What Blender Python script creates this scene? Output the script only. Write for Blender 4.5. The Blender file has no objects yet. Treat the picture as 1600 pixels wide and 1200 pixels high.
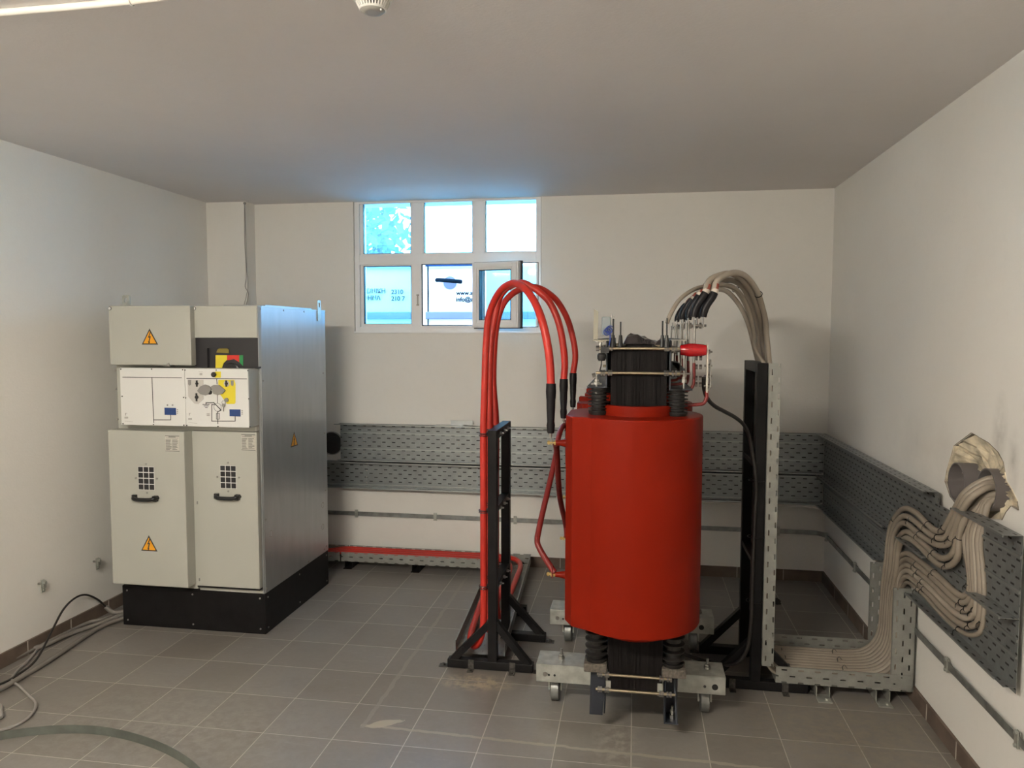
import bpy, bmesh, math, random
from mathutils import Vector, Matrix
random.seed(7)
PI = math.pi
scn = bpy.context.scene
COL = scn.collection
V = Vector

# ------------------------------------------------------------------ camera
FPX, YAW, PITCH, ROLL, CAMH = 1174.06, 0.161965, -0.06589, 0.001574, 1.6421
def _cam():
    cy, sy, cp, sp = math.cos(YAW), math.sin(YAW), math.cos(PITCH), math.sin(PITCH)
    f = V((-sy*cp, cy*cp, sp)); r = V((cy, sy, 0)); u = r.cross(f)
    c, s = math.cos(ROLL), math.sin(ROLL)
    return c*r + s*u, -s*r + c*u, f
CR, CU, CF = _cam()
cd = bpy.data.cameras.new('camera'); cam = bpy.data.objects.new('camera', cd); COL.objects.link(cam)
m = Matrix.Identity(4)
for i in range(3):
    m[i][0] = CR[i]; m[i][1] = CU[i]; m[i][2] = -CF[i]
m[2][3] = CAMH
cam.matrix_world = m
cd.sensor_width = 36; cd.lens = FPX/1600*36; cd.clip_start = 0.02; cd.clip_end = 200
scn.camera = cam

def at(ax, val, x, y):
    """point of the plane (axis ax = val) on the sight line of a pixel: used to survey the room"""
    d = CR*((x-800)/FPX) + CU*((600-y)/FPX) + CF
    c = V((0, 0, CAMH)); t = (val-c[ax])/d[ax]
    return c + d*t
def ay(y, px, py): return at(1, y, px, py)

# ------------------------------------------------------------------ world, exposure
w = bpy.data.worlds.new('sky'); scn.world = w; w.use_nodes = True
nt = w.node_tree; bg = nt.nodes['Background']
tc = nt.nodes.new('ShaderNodeTexCoord'); sx = nt.nodes.new('ShaderNodeSeparateXYZ'); cr = nt.nodes.new('ShaderNodeValToRGB')
nt.links.new(tc.outputs['Generated'], sx.inputs[0]); nt.links.new(sx.outputs['Z'], cr.inputs[0]); nt.links.new(cr.outputs[0], bg.inputs[0])
cr.color_ramp.elements[0].position = 0.0; cr.color_ramp.elements[0].color = (0.86, 0.95, 1.0, 1)
cr.color_ramp.elements[1].position = 0.7; cr.color_ramp.elements[1].color = (0.42, 0.70, 1.0, 1)
bg.inputs[1].default_value = 16.0
scn.view_settings.view_transform = 'Standard'; scn.view_settings.look = 'None'
scn.view_settings.gamma = 1; scn.view_settings.exposure = 0.30; scn.view_settings.use_curve_mapping = False
LAMP_POWER = 105.0

# ------------------------------------------------------------------ materials
def nodes(name):
    mt = bpy.data.materials.new(name); mt.use_nodes = True
    return mt, mt.node_tree, mt.node_tree.nodes['Principled BSDF']
def mat(name, col, rough=0.5, metal=0.0, noise=0.0, scale=8.0, bump=0.0, bscale=200.0, coat=0.0, spec=None, stretch=None):
    mt, t, p = nodes(name)
    p.inputs['Base Color'].default_value = (*col, 1); p.inputs['Roughness'].default_value = rough
    p.inputs['Metallic'].default_value = metal
    if spec is not None: p.inputs['Specular IOR Level'].default_value = spec
    if coat: p.inputs['Coat Weight'].default_value = coat; p.inputs['Coat Roughness'].default_value = .15
    co = t.nodes.new('ShaderNodeTexCoord'); src = co.outputs['Object']
    if stretch:
        mp = t.nodes.new('ShaderNodeMapping'); mp.inputs['Scale'].default_value = stretch
        t.links.new(src, mp.inputs[0]); src = mp.outputs[0]
    if noise:
        n = t.nodes.new('ShaderNodeTexNoise'); n.inputs['Scale'].default_value = scale; n.inputs['Detail'].default_value = 5
        t.links.new(src, n.inputs['Vector'])
        r = t.nodes.new('ShaderNodeValToRGB'); a = 1-noise; b = 1+noise
        r.color_ramp.elements[0].position = .3; r.color_ramp.elements[1].position = .7
        r.color_ramp.elements[0].color = (*[min(1, c*a) for c in col], 1); r.color_ramp.elements[1].color = (*[min(1, c*b) for c in col], 1)
        t.links.new(n.outputs[0], r.inputs[0]); t.links.new(r.outputs[0], p.inputs['Base Color'])
    if bump:
        n2 = t.nodes.new('ShaderNodeTexNoise'); n2.inputs['Scale'].default_value = bscale; n2.inputs['Detail'].default_value = 4
        t.links.new(src, n2.inputs['Vector'])
        b = t.nodes.new('ShaderNodeBump'); b.inputs['Strength'].default_value = bump; b.inputs['Distance'].default_value = .002
        t.links.new(n2.outputs[0], b.inputs['Height']); t.links.new(b.outputs[0], p.inputs['Normal'])
    return mt

def math_node(t, op, a, b=None, c=None):
    n = t.nodes.new('ShaderNodeMath'); n.operation = op
    for i, v in enumerate((a, b, c)):
        if v is None: continue
        if isinstance(v, (int, float)): n.inputs[i].default_value = v
        else: t.links.new(v, n.inputs[i])
    return n.outputs[0]
def mix_col(t, fac, a, b):
    n = t.nodes.new('ShaderNodeMix'); n.data_type = 'RGBA'
    for i, v in ((0, fac), (6, a), (7, b)):
        if isinstance(v, (int, float)): n.inputs[i].default_value = v
        elif isinstance(v, tuple): n.inputs[i].default_value = (*v, 1)
        else: t.links.new(v, n.inputs[i])
    return n.outputs[2]
def noise_node(t, vec, scale, detail=5, rough=.5, lo=.4, hi=.6):
    n = t.nodes.new('ShaderNodeTexNoise'); n.inputs['Scale'].default_value = scale
    n.inputs['Detail'].default_value = detail; n.inputs['Roughness'].default_value = rough
    if vec is not None: t.links.new(vec, n.inputs['Vector'])
    mr = t.nodes.new('ShaderNodeMapRange'); mr.inputs['From Min'].default_value = lo; mr.inputs['From Max'].default_value = hi
    t.links.new(n.outputs[0], mr.inputs[0]); return mr.outputs[0]

def tile_material():
    mt, t, p = nodes('floor_tiles')
    co = t.nodes.new('ShaderNodeTexCoord'); s = t.nodes.new('ShaderNodeSeparateXYZ'); t.links.new(co.outputs['Object'], s.inputs[0])
    X, Y = s.outputs[0], s.outputs[1]
    def cell(v, o):
        q = math_node(t, 'DIVIDE', math_node(t, 'SUBTRACT', v, o), .3)
        fr = math_node(t, 'FRACT', q)
        d = math_node(t, 'MINIMUM', fr, math_node(t, 'SUBTRACT', 1.0, fr))
        return math_node(t, 'FLOOR', q), d
    ix, dx = cell(X, -2.9955); iy, dy = cell(Y, 3.3939)
    d = math_node(t, 'MINIMUM', dx, dy)
    wob = noise_node(t, co.outputs['Object'], 30, 3, .5, 0, 1)
    wd = math_node(t, 'MULTIPLY_ADD', wob, .006, .003)
    grout = math_node(t, 'LESS_THAN', d, wd)
    cv = t.nodes.new('ShaderNodeCombineXYZ'); t.links.new(ix, cv.inputs[0]); t.links.new(iy, cv.inputs[1])
    wn = t.nodes.new('ShaderNodeTexWhiteNoise'); wn.noise_dimensions = '2D'; t.links.new(cv.outputs[0], wn.inputs['Vector'])
    base = mix_col(t, wn.outputs['Value'], (0.180, 0.162, 0.145), (0.240, 0.225, 0.212))
    n1 = noise_node(t, co.outputs['Object'], 2.3, 6, .6, .25, .75)
    base = mix_col(t, math_node(t, 'MULTIPLY', n1, .45), base, (0.235, 0.215, 0.19))
    n2 = noise_node(t, co.outputs['Object'], 9, 8, .7, .45, .85)
    base = mix_col(t, math_node(t, 'MULTIPLY', n2, .38), base, (0.32, 0.29, 0.25))
    n3 = noise_node(t, co.outputs['Object'], 40, 6, .7, .3, .7)
    base = mix_col(t, math_node(t, 'MULTIPLY', n3, .16), base, (0.10, 0.09, 0.085))
    # scuffs and scratches: thin broken pale streaks across the tiles
    mp = t.nodes.new('ShaderNodeMapping'); mp.inputs['Scale'].default_value = (3.0, 26, 1); mp.inputs['Rotation'].default_value = (0, 0, 1.0)
    t.links.new(co.outputs['Object'], mp.inputs[0])
    n4 = noise_node(t, mp.outputs[0], 1.6, 7, .7, .60, .74)
    base = mix_col(t, math_node(t, 'MULTIPLY', n4, .45), base, (0.40, 0.37, 0.33))
    n5 = noise_node(t, co.outputs['Object'], 4.5, 7, .75, .52, .75)
    base = mix_col(t, math_node(t, 'MULTIPLY', n5, .40), base, (0.105, 0.09, 0.075))
    c2 = mix_col(t, grout, base, (0.48, 0.44, 0.39))
    # cement filled chase: one leg along the room, one across it
    wv = noise_node(t, co.outputs['Object'], 14, 4, .6, 0, 1)
    off = math_node(t, 'MULTIPLY_ADD', wv, .03, -.015)
    def band(v, c, h):
        return math_node(t, 'LESS_THAN', math_node(t, 'ABSOLUTE', math_node(t, 'ADD', math_node(t, 'SUBTRACT', v, c), off)), h)
    legy = math_node(t, 'MULTIPLY', band(X, -1.105, .010), math_node(t, 'GREATER_THAN', Y, 2.90))
    yl = math_node(t, 'MULTIPLY_ADD', X, -.033, 2.886)
    dd = math_node(t, 'LESS_THAN', math_node(t, 'ABSOLUTE', math_node(t, 'ADD', math_node(t, 'SUBTRACT', Y, yl), off)), .009)
    legx = math_node(t, 'MULTIPLY', dd, math_node(t, 'GREATER_THAN', X, -1.12))
    # blob of cement at the corner of the chase
    bx = math_node(t, 'DIVIDE', math_node(t, 'SUBTRACT', X, -1.035), .085)
    by = math_node(t, 'DIVIDE', math_node(t, 'SUBTRACT', Y, math_node(t, 'MULTIPLY_ADD', X, .5, 3.46)), .03)
    bl = math_node(t, 'LESS_THAN', math_node(t, 'ADD', math_node(t, 'ADD', math_node(t, 'MULTIPLY', bx, bx), math_node(t, 'MULTIPLY', by, by)), math_node(t, 'MULTIPLY', off, 75)), .8)
    ch = math_node(t, 'MAXIMUM', math_node(t, 'MAXIMUM', legx, legy), bl)
    c3 = mix_col(t, math_node(t, 'MULTIPLY', legx, .75), c2, (0.36, 0.32, 0.26)); c3 = mix_col(t, math_node(t, 'MULTIPLY', legy, .8), c3, (0.27, 0.245, 0.215)); c3 = mix_col(t, math_node(t, 'MULTIPLY', bl, .85), c3, (0.40, 0.36, 0.29))
    # spilt cement dust in front of the small frame and scrapings in front of the transformer
    def dustspot(cx, cy, rx, ry, col, amt, prev):
        a = math_node(t, 'DIVIDE', math_node(t, 'SUBTRACT', X, cx), rx); b = math_node(t, 'DIVIDE', math_node(t, 'SUBTRACT', Y, cy), ry)
        r = math_node(t, 'SQRT', math_node(t, 'ADD', math_node(t, 'MULTIPLY', a, a), math_node(t, 'MULTIPLY', b, b)))
        k = math_node(t, 'MAXIMUM', math_node(t, 'SUBTRACT', 1.0, r), 0.0)
        nn = noise_node(t, co.outputs['Object'], 22, 6, .65, .42, .6)
        return mix_col(t, math_node(t, 'MULTIPLY', math_node(t, 'MINIMUM', math_node(t, 'MULTIPLY', math_node(t, 'MULTIPLY', k, nn), amt), 1.0), 1.0), prev, col)
    c3 = dustspot(-.72, 3.38, .22, .10, (0.40, 0.33, 0.24), 1.8, c3)
    c3 = dustspot(-.05, 2.95, .12, .30, (0.33, 0.30, 0.26), 1.1, c3)
    c3 = dustspot(-1.9, 2.75, .9, .5, (0.30, 0.28, 0.25), .7, c3)
    c3 = dustspot(.9, 3.2, .6, .5, (0.27, 0.23, 0.18), .9, c3)
    t.links.new(c3, p.inputs['Base Color'])
    rr = mix_col(t, n1, (0.27,)*3, (0.38,)*3)
    t.links.new(rr, p.inputs['Roughness'])
    b = t.nodes.new('ShaderNodeBump'); b.inputs['Strength'].default_value = .5; b.inputs['Distance'].default_value = .0015
    t.links.new(math_node(t, 'SUBTRACT', 1.0, grout), b.inputs['Height']); t.links.new(b.outputs[0], p.inputs['Normal'])
    return mt

def wall_material(name, col, stains=()):
    mt, t, p = nodes(name); p.inputs['Roughness'].default_value = .85
    co = t.nodes.new('ShaderNodeTexCoord'); o = co.outputs['Object']
    n1 = noise_node(t, o, 1.1, 4, .5, .3, .7)
    c = mix_col(t, n1, tuple(x*.965 for x in col), tuple(min(1, x*1.02) for x in col))
    n2 = noise_node(t, o, 25, 5, .6, .5, .8)
    c = mix_col(t, math_node(t, 'MULTIPLY', n2, .10), c, tuple(x*.8 for x in col))
    s = t.nodes.new('ShaderNodeSeparateXYZ'); t.links.new(o, s.inputs[0])
    for (ax, a0, z0, ra, rz, amt, sc) in stains:
        u = math_node(t, 'DIVIDE', math_node(t, 'SUBTRACT', s.outputs[ax], a0), ra)
        v = math_node(t, 'DIVIDE', math_node(t, 'SUBTRACT', s.outputs[2], z0), rz)
        r = math_node(t, 'SQRT', math_node(t, 'ADD', math_node(t, 'MULTIPLY', u, u), math_node(t, 'MULTIPLY', v, v)))
        k = math_node(t, 'MAXIMUM', math_node(t, 'SUBTRACT', 1.0, r), 0.0)
        nn = noise_node(t, o, sc, 5, .6, .3, .65)
        c = mix_col(t, math_node(t, 'MINIMUM', math_node(t, 'MULTIPLY', math_node(t, 'MULTIPLY', k, nn), amt), .8), c, (0.22, 0.20, 0.175))
    t.links.new(c, p.inputs['Base Color'])
    nb = t.nodes.new('ShaderNodeTexNoise'); nb.inputs['Scale'].default_value = 90; nb.inputs['Detail'].default_value = 6
    t.links.new(o, nb.inputs['Vector'])
    b = t.nodes.new('ShaderNodeBump'); b.inputs['Strength'].default_value = .35; b.inputs['Distance'].default_value = .002
    t.links.new(nb.outputs[0], b.inputs['Height']); t.links.new(b.outputs[0], p.inputs['Normal'])
    return mt

def perforated(name, col, rough=.42, metal=.75, pitch=.073, row=.029, through=True):
    mt, t, p = nodes(name)
    p.inputs['Roughness'].default_value = rough; p.inputs['Metallic'].default_value = metal
    co = t.nodes.new('ShaderNodeTexCoord')
    n = noise_node(t, co.outputs['Object'], 18, 6, .65, .3, .7)
    c = mix_col(t, n, tuple(x*.85 for x in col), tuple(x*1.12 for x in col))
    n2 = noise_node(t, co.outputs['Object'], 60, 4, .6, .66, .74)
    c = mix_col(t, math_node(t, 'MULTIPLY', n2, .4), c, (0.6, 0.6, 0.58))
    s = t.nodes.new('ShaderNodeSeparateXYZ'); t.links.new(co.outputs['UV'], s.inputs[0]); cbase = c
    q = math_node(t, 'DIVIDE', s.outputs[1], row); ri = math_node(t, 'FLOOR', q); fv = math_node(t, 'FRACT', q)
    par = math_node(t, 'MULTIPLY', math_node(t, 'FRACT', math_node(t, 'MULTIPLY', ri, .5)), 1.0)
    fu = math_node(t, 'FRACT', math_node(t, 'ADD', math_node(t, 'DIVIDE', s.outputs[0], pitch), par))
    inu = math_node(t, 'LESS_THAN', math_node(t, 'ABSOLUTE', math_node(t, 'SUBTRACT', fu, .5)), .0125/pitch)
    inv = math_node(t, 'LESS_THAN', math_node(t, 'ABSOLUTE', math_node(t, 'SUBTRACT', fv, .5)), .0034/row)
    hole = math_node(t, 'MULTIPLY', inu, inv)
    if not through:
        t.links.new(mix_col(t, hole, cbase, (.008, .008, .008)), p.inputs['Base Color'])  # opaque slots painted near-black: shade of the openings put into base colour
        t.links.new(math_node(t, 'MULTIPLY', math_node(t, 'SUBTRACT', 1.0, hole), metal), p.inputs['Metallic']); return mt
    t.links.new(cbase, p.inputs['Base Color'])
    tr = t.nodes.new('ShaderNodeBsdfTransparent'); mx = t.nodes.new('ShaderNodeMixShader')
    t.links.new(hole, mx.inputs[0]); t.links.new(p.outputs[0], mx.inputs[1]); t.links.new(tr.outputs[0], mx.inputs[2])
    t.links.new(mx.outputs[0], t.nodes['Material Output'].inputs['Surface'])
    return mt

def glass_material(name, tint, rough=0.0, haze=0.0):
    mt, t, p = nodes(name); t.nodes.remove(p)
    tr = t.nodes.new('ShaderNodeBsdfTransparent'); tr.inputs[0].default_value = (*tint, 1)
    gl = t.nodes.new('ShaderNodeBsdfGlossy'); gl.inputs['Roughness'].default_value = .03
    fr = t.nodes.new('ShaderNodeFresnel'); fr.inputs[0].default_value = 1.45
    mx = t.nodes.new('ShaderNodeMixShader'); t.links.new(fr.outputs[0], mx.inputs[0]); t.links.new(tr.outputs[0], mx.inputs[1]); t.links.new(gl.outputs[0], mx.inputs[2])
    out = mx.outputs[0]
    if haze:
        tl = t.nodes.new('ShaderNodeBsdfTranslucent'); tl.inputs[0].default_value = (.85, .97, 1, 1)
        m2 = t.nodes.new('ShaderNodeMixShader'); m2.inputs[0].default_value = haze
        t.links.new(out, m2.inputs[1]); t.links.new(tl.outputs[0], m2.inputs[2]); out = m2.outputs[0]
    t.links.new(out, t.nodes['Material Output'].inputs['Surface'])
    return mt

M = {}
M['floor'] = tile_material()
WC = (0.84, 0.82, 0.775)
M['wall'] = wall_material('wall_paint', WC)
M['wall_r'] = wall_material('wall_paint_right', WC, [(1, 2.84, 1.30, .07, .16, .55, 9), (1, 2.74, 1.22, .05, .14, .5, 9), (1, 2.55, 1.15, .10, .25, .3, 9), (1, 3.5, 1.15, .6, .2, .18, 4)])
M['ceiling'] = wall_material('ceiling_paint', (0.80, 0.765, 0.75))
M['skirting'] = mat('skirting_tile', (0.135, 0.10, 0.078), .6, noise=.25, scale=9)
M['grout'] = mat('grout', (0.42, 0.38, 0.33), .9)
M['pvc'] = mat('window_pvc', (0.90, 0.90, 0.90), .35)
M['gasket'] = mat('black_gasket', (0.012, 0.012, 0.014), .5)
M['glass'] = glass_material('clear_glass', (0.93, 0.985, 1.0))
M['glass_dusty'] = glass_material('dusty_glass', (0.58, 0.90, 1.0), haze=.035)
M['cab'] = mat('cabinet_powder_coat', (0.435, 0.435, 0.39), .48, noise=.03, scale=3, bump=.08, bscale=500)
M['panelw'] = mat('control_panel_white', (0.70, 0.70, 0.68), .4)
M['black'] = mat('black_paint', (0.0075, 0.007, 0.0075), .45, spec=.16, noise=.3, scale=14)
M['blackgloss'] = mat('black_plastic', (0.012, 0.012, 0.013), .3)
M['darkrec'] = mat('dark_recess', (0.018, 0.017, 0.02), .35)
M['galv'] = mat('galvanised_sheet', (0.43, 0.45, 0.46), .33, .8, noise=.06, scale=6, bump=.012, bscale=120, stretch=(3, 3, .6))
M['galvdark'] = mat('galvanised_strip', (0.30, 0.31, 0.30), .45, .7, noise=.25, scale=20)
M['galvlight'] = mat('galvanised_beam', (0.50, 0.51, 0.47), .40, .65, noise=.18, scale=25, bump=.1, bscale=80)
M['perf'] = perforated('tray_painted_slots', (0.30, 0.32, 0.325), through=False)
M['perflight'] = perforated('perforated_tray_light', (0.33, 0.335, 0.31), .5, .5)
M['perfwall'] = perforated('tray_painted_slots_darker', (0.27, 0.285, 0.285), .45, .6, .062, .029, False)  # darker grey than the back wall tray
M['galvrib'] = mat('galvanised_bead', (0.40, 0.42, 0.42), .35, .6)
M['galvrib2'] = mat('galvanised_bead_darker', (0.30, 0.31, 0.305), .4, .6)  # darker grey than the back wall bead
M['steel'] = mat('bright_steel', (0.34, 0.33, 0.31), .30, .95)
M['brass'] = mat('brass', (0.75, 0.56, 0.22), .28, .95)
M['rod'] = mat('zinc_yellow_rod', (0.50, 0.43, 0.30), .28, .9)
M['resin'] = mat('red_cast_resin', (0.185, 0.0085, 0.0018), .42, noise=.06, scale=3, spec=.10)
M['redrod'] = mat('dark_red_insulation', (0.17, 0.014, 0.012), .45, noise=.15, scale=12)
M['redcable'] = mat('red_cable_sheath', (0.50, 0.026, 0.016), .42, noise=.10, scale=14)
M['scuff'] = mat('paint_flecks', (0.75, 0.62, 0.58), .6)
M['redins'] = mat('red_glossy_insulator', (0.42, 0.008, 0.012), .14, coat=.5)
M['greycable'] = mat('beige_cable_sheath', (0.31, 0.265, 0.215), .5, noise=.07, scale=10)
M['greycable2'] = mat('pale_cable_sheath', (0.40, 0.35, 0.29), .5, noise=.07, scale=10)
M['blackcable'] = mat('black_cable_sheath', (0.016, 0.013, 0.012), .45)
M['boot'] = mat('heat_shrink', (0.010, 0.009, 0.011), .42, spec=.25, noise=.3, scale=30)
M['whitetape'] = mat('white_tape', (0.62, 0.55, 0.48), .5)
M['redtape'] = mat('red_brown_tape', (0.26, 0.05, 0.03), .5)
M['core'] = mat('core_laminations', (0.0085, 0.007, 0.007), .6, spec=.10, noise=.75, scale=7, stretch=(14, .5, .35), bump=.3, bscale=6)
M['rubber'] = mat('ribbed_rubber', (0.013, 0.0115, 0.011), .5, spec=.35)
M['darkplate'] = mat('dark_plate', (0.03, 0.034, 0.045), .4, .3)
M['rustpad'] = mat('dusty_pad', (0.10, 0.085, 0.07), .8, noise=.5, scale=90)
M['yellow'] = mat('yellow_label', (0.72, 0.60, 0.03), .4)
M['orange'] = mat('warning_orange', (0.80, 0.36, 0.015), .4)
M['redlab'] = mat('red_label', (0.62, 0.03, 0.02), .4)
M['green'] = mat('green_label', (0.02, 0.25, 0.07), .4)
M['blue'] = mat('blue_display', (0.02, 0.055, 0.19), .25)
M['ink'] = mat('printed_ink', (0.03, 0.028, 0.03), .5)
M['greyink'] = mat('grey_print', (0.30, 0.28, 0.26), .5)
M['lightgrey'] = mat('light_grey_print', (0.52, 0.50, 0.47), .45)
M['padlockgrey'] = mat('grey_shutter', (0.26, 0.25, 0.24), .4, .3)
M['paper'] = mat('paper_label', (0.55, 0.53, 0.47), .5)
M['plaster'] = mat('rough_plaster', (0.60, 0.53, 0.40), .95, noise=.5, scale=16, bump=1.0, bscale=40)
M['mortar'] = mat('broken_mortar', (0.27, 0.235, 0.19), .95, noise=.4, scale=25, bump=1.0, bscale=60)
M['pipegrey'] = mat('grey_sewer_pipe', (0.16, 0.145, 0.145), .5)
M['pipegreylit'] = mat('pale_pipe_rim', (0.35, 0.33, 0.31), .5)
M['detector'] = mat('detector_white', (0.82, 0.80, 0.76), .4)
M['detgrey'] = mat('detector_grey', (0.40, 0.385, 0.35), .5)
M['conduit'] = mat('grey_flex_conduit', (0.20, 0.182, 0.165), .55)
M['conduitw'] = mat('white_conduit', (0.80, 0.76, 0.70), .5)
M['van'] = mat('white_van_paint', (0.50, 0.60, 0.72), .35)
M['vanglass'] = glass_material('van_window_glass', (0.80, 0.93, 1.0))
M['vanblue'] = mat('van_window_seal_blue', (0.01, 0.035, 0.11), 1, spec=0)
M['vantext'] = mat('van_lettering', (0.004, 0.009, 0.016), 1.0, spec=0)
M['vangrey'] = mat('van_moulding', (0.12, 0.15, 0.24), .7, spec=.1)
M['tyre'] = mat('tyre', (0.02, 0.02, 0.02), .8)
M['foliage'] = mat('haze_tinted_foliage', (0.05, 0.14, 0.24), .7, noise=.4, scale=6)  # blue haze put into the leaf colour
M['bark'] = mat('bark', (0.12, 0.09, 0.07), .9)
M['asphalt'] = mat('outside_paving', (0.28, 0.28, 0.27), .9, noise=.2)
M['plasticgrey'] = mat('grey_box_plastic', (0.22, 0.25, 0.26), .45)
M['bluewire'] = mat('blue_wire', (0.03, 0.06, 0.28), .45)
M['bag'] = mat('crumpled_dark_film', (0.035, 0.03, 0.032), .25, noise=.4, scale=20)
M['cloth'] = mat('grey_rag', (0.06, 0.06, 0.058), .9)
M['bracketpaint'] = mat('bracket_paint', (.30, .28, .22), .5)
M['bracketdark'] = mat('scuffed_dark_bracket', (.07, .065, .058), .55, .3, noise=.6, scale=60)
M['wood'] = mat('door_paint', (0.42, 0.40, 0.37), .5)

# ------------------------------------------------------------------ mesh builder
class MB:
    def __init__(s): s.v = []; s.f = []; s.m = []; s.uv = []; s.cm = 0; s.sm = []; s.g = []
    def mat(s, i): s.cm = i; return s
    def add(s, vs, fs, uvs=None, smooth=False):
        b = len(s.v); s.v += [V(x) for x in vs]; s.g.append((b, len(s.v), len(s.f), len(s.f)+len(fs)))
        for k, f in enumerate(fs):
            s.f.append([b+i for i in f]); s.m.append(s.cm); s.sm.append(smooth)
            s.uv.append(uvs[k] if uvs else None)
        return s
    def box(s, lo, hi):
        (a, b, c), (d, e, f) = lo, hi
        a, d = min(a, d), max(a, d); b, e = min(b, e), max(b, e); c, f = min(c, f), max(c, f)
        vs = [(a,b,c),(d,b,c),(d,e,c),(a,e,c),(a,b,f),(d,b,f),(d,e,f),(a,e,f)]
        return s.add(vs, [(0,3,2,1),(4,5,6,7),(0,1,5,4),(1,2,6,5),(2,3,7,6),(3,0,4,7)])
    def sheet(s, o, u, v, lu, lv, t=.0015, u0=0.0, v0=0.0):
        """rectangular sheet of metal with UV in metres"""
        o, u, v = V(o), V(u).normalized(), V(v).normalized(); n = u.cross(v)*t
        c = [o, o+u*lu, o+u*lu+v*lv, o+v*lv]
        vs = c+[q+n for q in c]
        cu = [(u0, v0), (u0+lu, v0), (u0+lu, v0+lv), (u0, v0+lv)]
        fs = [(0,3,2,1),(4,5,6,7),(0,1,5,4),(1,2,6,5),(2,3,7,6),(3,0,4,7)]
        uvs = [[cu[0],cu[3],cu[2],cu[1]], [cu[0],cu[1],cu[2],cu[3]]]+[[(0, 0)]*4]*4
        return s.add(vs, fs, uvs)
    def bar(s, p, q, w, h, up=(0, 0, 1)):
        """square bar from p to q, w across, h along up"""
        p, q = V(p), V(q); d = (q-p).normalized(); up = V(up)
        sd = d.cross(up)
        if sd.length < 1e-4: sd = d.cross(V((1, 0, 0)))
        sd.normalize(); u2 = sd.cross(d).normalized()
        vs = []
        for c in (p, q):
            for a, b in ((-1,-1),(1,-1),(1,1),(-1,1)): vs.append(c+sd*(a*w/2)+u2*(b*h/2))
        return s.add(vs, [(0,3,2,1),(4,5,6,7),(0,1,5,4),(1,2,6,5),(2,3,7,6),(3,0,4,7)])
    def lathe(s, p, axis, prof, n=20, cap=True):
        """prof: list of (distance along axis, radius)"""
        p, a = V(p), V(axis).normalized()
        x = a.orthogonal().normalized(); y = a.cross(x)
        vs = []; fs = []
        for (h, r) in prof:
            for k in range(n):
                t = 2*PI*k/n; vs.append(p+a*h+(x*math.cos(t)+y*math.sin(t))*r)
        for i in range(len(prof)-1):
            for k in range(n):
                k2 = (k+1) % n; fs.append((i*n+k, i*n+k2, (i+1)*n+k2, (i+1)*n+k))
        s.add(vs, fs, smooth=True)
        if cap:
            b = [vs[k] for k in range(n)]; e = [vs[(len(prof)-1)*n+k] for k in range(n)]
            s.add(b, [tuple(range(n))[::-1]]); s.add(e, [tuple(range(n))])
        return s
    def cyl(s, p, q, r, n=16, r2=None):
        p, q = V(p), V(q); L = (q-p).length
        return s.lathe(p, q-p, [(0, r), (L, r if r2 is None else r2)], n)
    def nut(s, p, q, r): return s.cyl(p, q, r, 6)
    def tube(s, pts, r, n=10, sub=6, closed=False, rfun=None):
        P = smooth_path(pts, sub, closed)
        T = []
        for i in range(len(P)):
            a = P[i-1] if (i > 0 or closed) else P[i]; b = P[(i+1) % len(P)] if (i < len(P)-1 or closed) else P[i]
            T.append((b-a).normalized())
        nrm = T[0].orthogonal().normalized(); vs = []
        for i, p in enumerate(P):
            nrm = (nrm-T[i]*nrm.dot(T[i])).normalized(); bi = T[i].cross(nrm)
            rr = rfun(i/(len(P)-1)) if rfun else r
            for k in range(n):
                t = 2*PI*k/n; vs.append(p+(nrm*math.cos(t)+bi*math.sin(t))*rr)
        fs = []; m_ = len(P)
        for i in range(m_ if closed else m_-1):
            j = (i+1) % m_
            for k in range(n): fs.append((i*n+k, i*n+(k+1) % n, j*n+(k+1) % n, j*n+k))
        s.add(vs, fs, smooth=True)
        if not closed:
            s.add(vs[:n], [tuple(range(n))[::-1]]); s.add(vs[-n:], [tuple(range(n))])
        return s
    def ring(s, c, axis, R, r, n=18, k=6, sx=1.0):
        a = V(axis).normalized(); x = a.orthogonal().normalized(); y = a.cross(x)
        return s.tube([V(c)+(x*math.cos(2*PI*i/n)*sx+y*math.sin(2*PI*i/n))*R for i in range(n)], r, k, 1, True)
    def pipe(s, p, axis, L, ro, ri, n=28):
        return s.lathe(p, axis, [(0, ri), (0, ro), (L, ro), (L, ri), (0, ri)], n, cap=False)
    def prism(s, poly, axis, a, b):
        """poly of 2D points in the plane across axis, from a to b"""
        def mk(u, v, h): return {0: (h, u, v), 1: (u, h, v), 2: (u, v, h)}[axis]
        n = len(poly); vs = [mk(u, v, a) for u, v in poly]+[mk(u, v, b) for u, v in poly]
        return s.add(vs, [tuple(range(n)), tuple(range(2*n-1, n-1, -1))]+[(i, (i+1) % n, n+(i+1) % n, n+i) for i in range(n)])

def smooth_path(pts, sub, closed=False):
    P = [V(p) for p in pts]
    if sub <= 1 or len(P) < 3: return P
    n = len(P); out = []
    for i in range(n if closed else n-1):
        p1, p2 = P[i], P[(i+1) % n]
        p0 = P[i-1] if (i > 0 or closed) else p1*2-p2
        p3 = P[(i+2) % n] if (i+2 < n or closed) else p2*2-p1
        for k in range(sub):
            t = k/sub
            # centripetal-like tension keeps straight runs straight
            d = (p2-p1).length
            m1 = (p2-p0)*(d/max(1e-6, (p2-p1).length+(p1-p0).length)); m2 = (p3-p1)*(d/max(1e-6, (p2-p1).length+(p3-p2).length))
            t2, t3 = t*t, t*t*t
            out.append(p1*(2*t3-3*t2+1)+m1*(t3-2*t2+t)+p2*(-2*t3+3*t2)+m2*(t3-t2))
    if not closed: out.append(P[-1])
    return out

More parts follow.
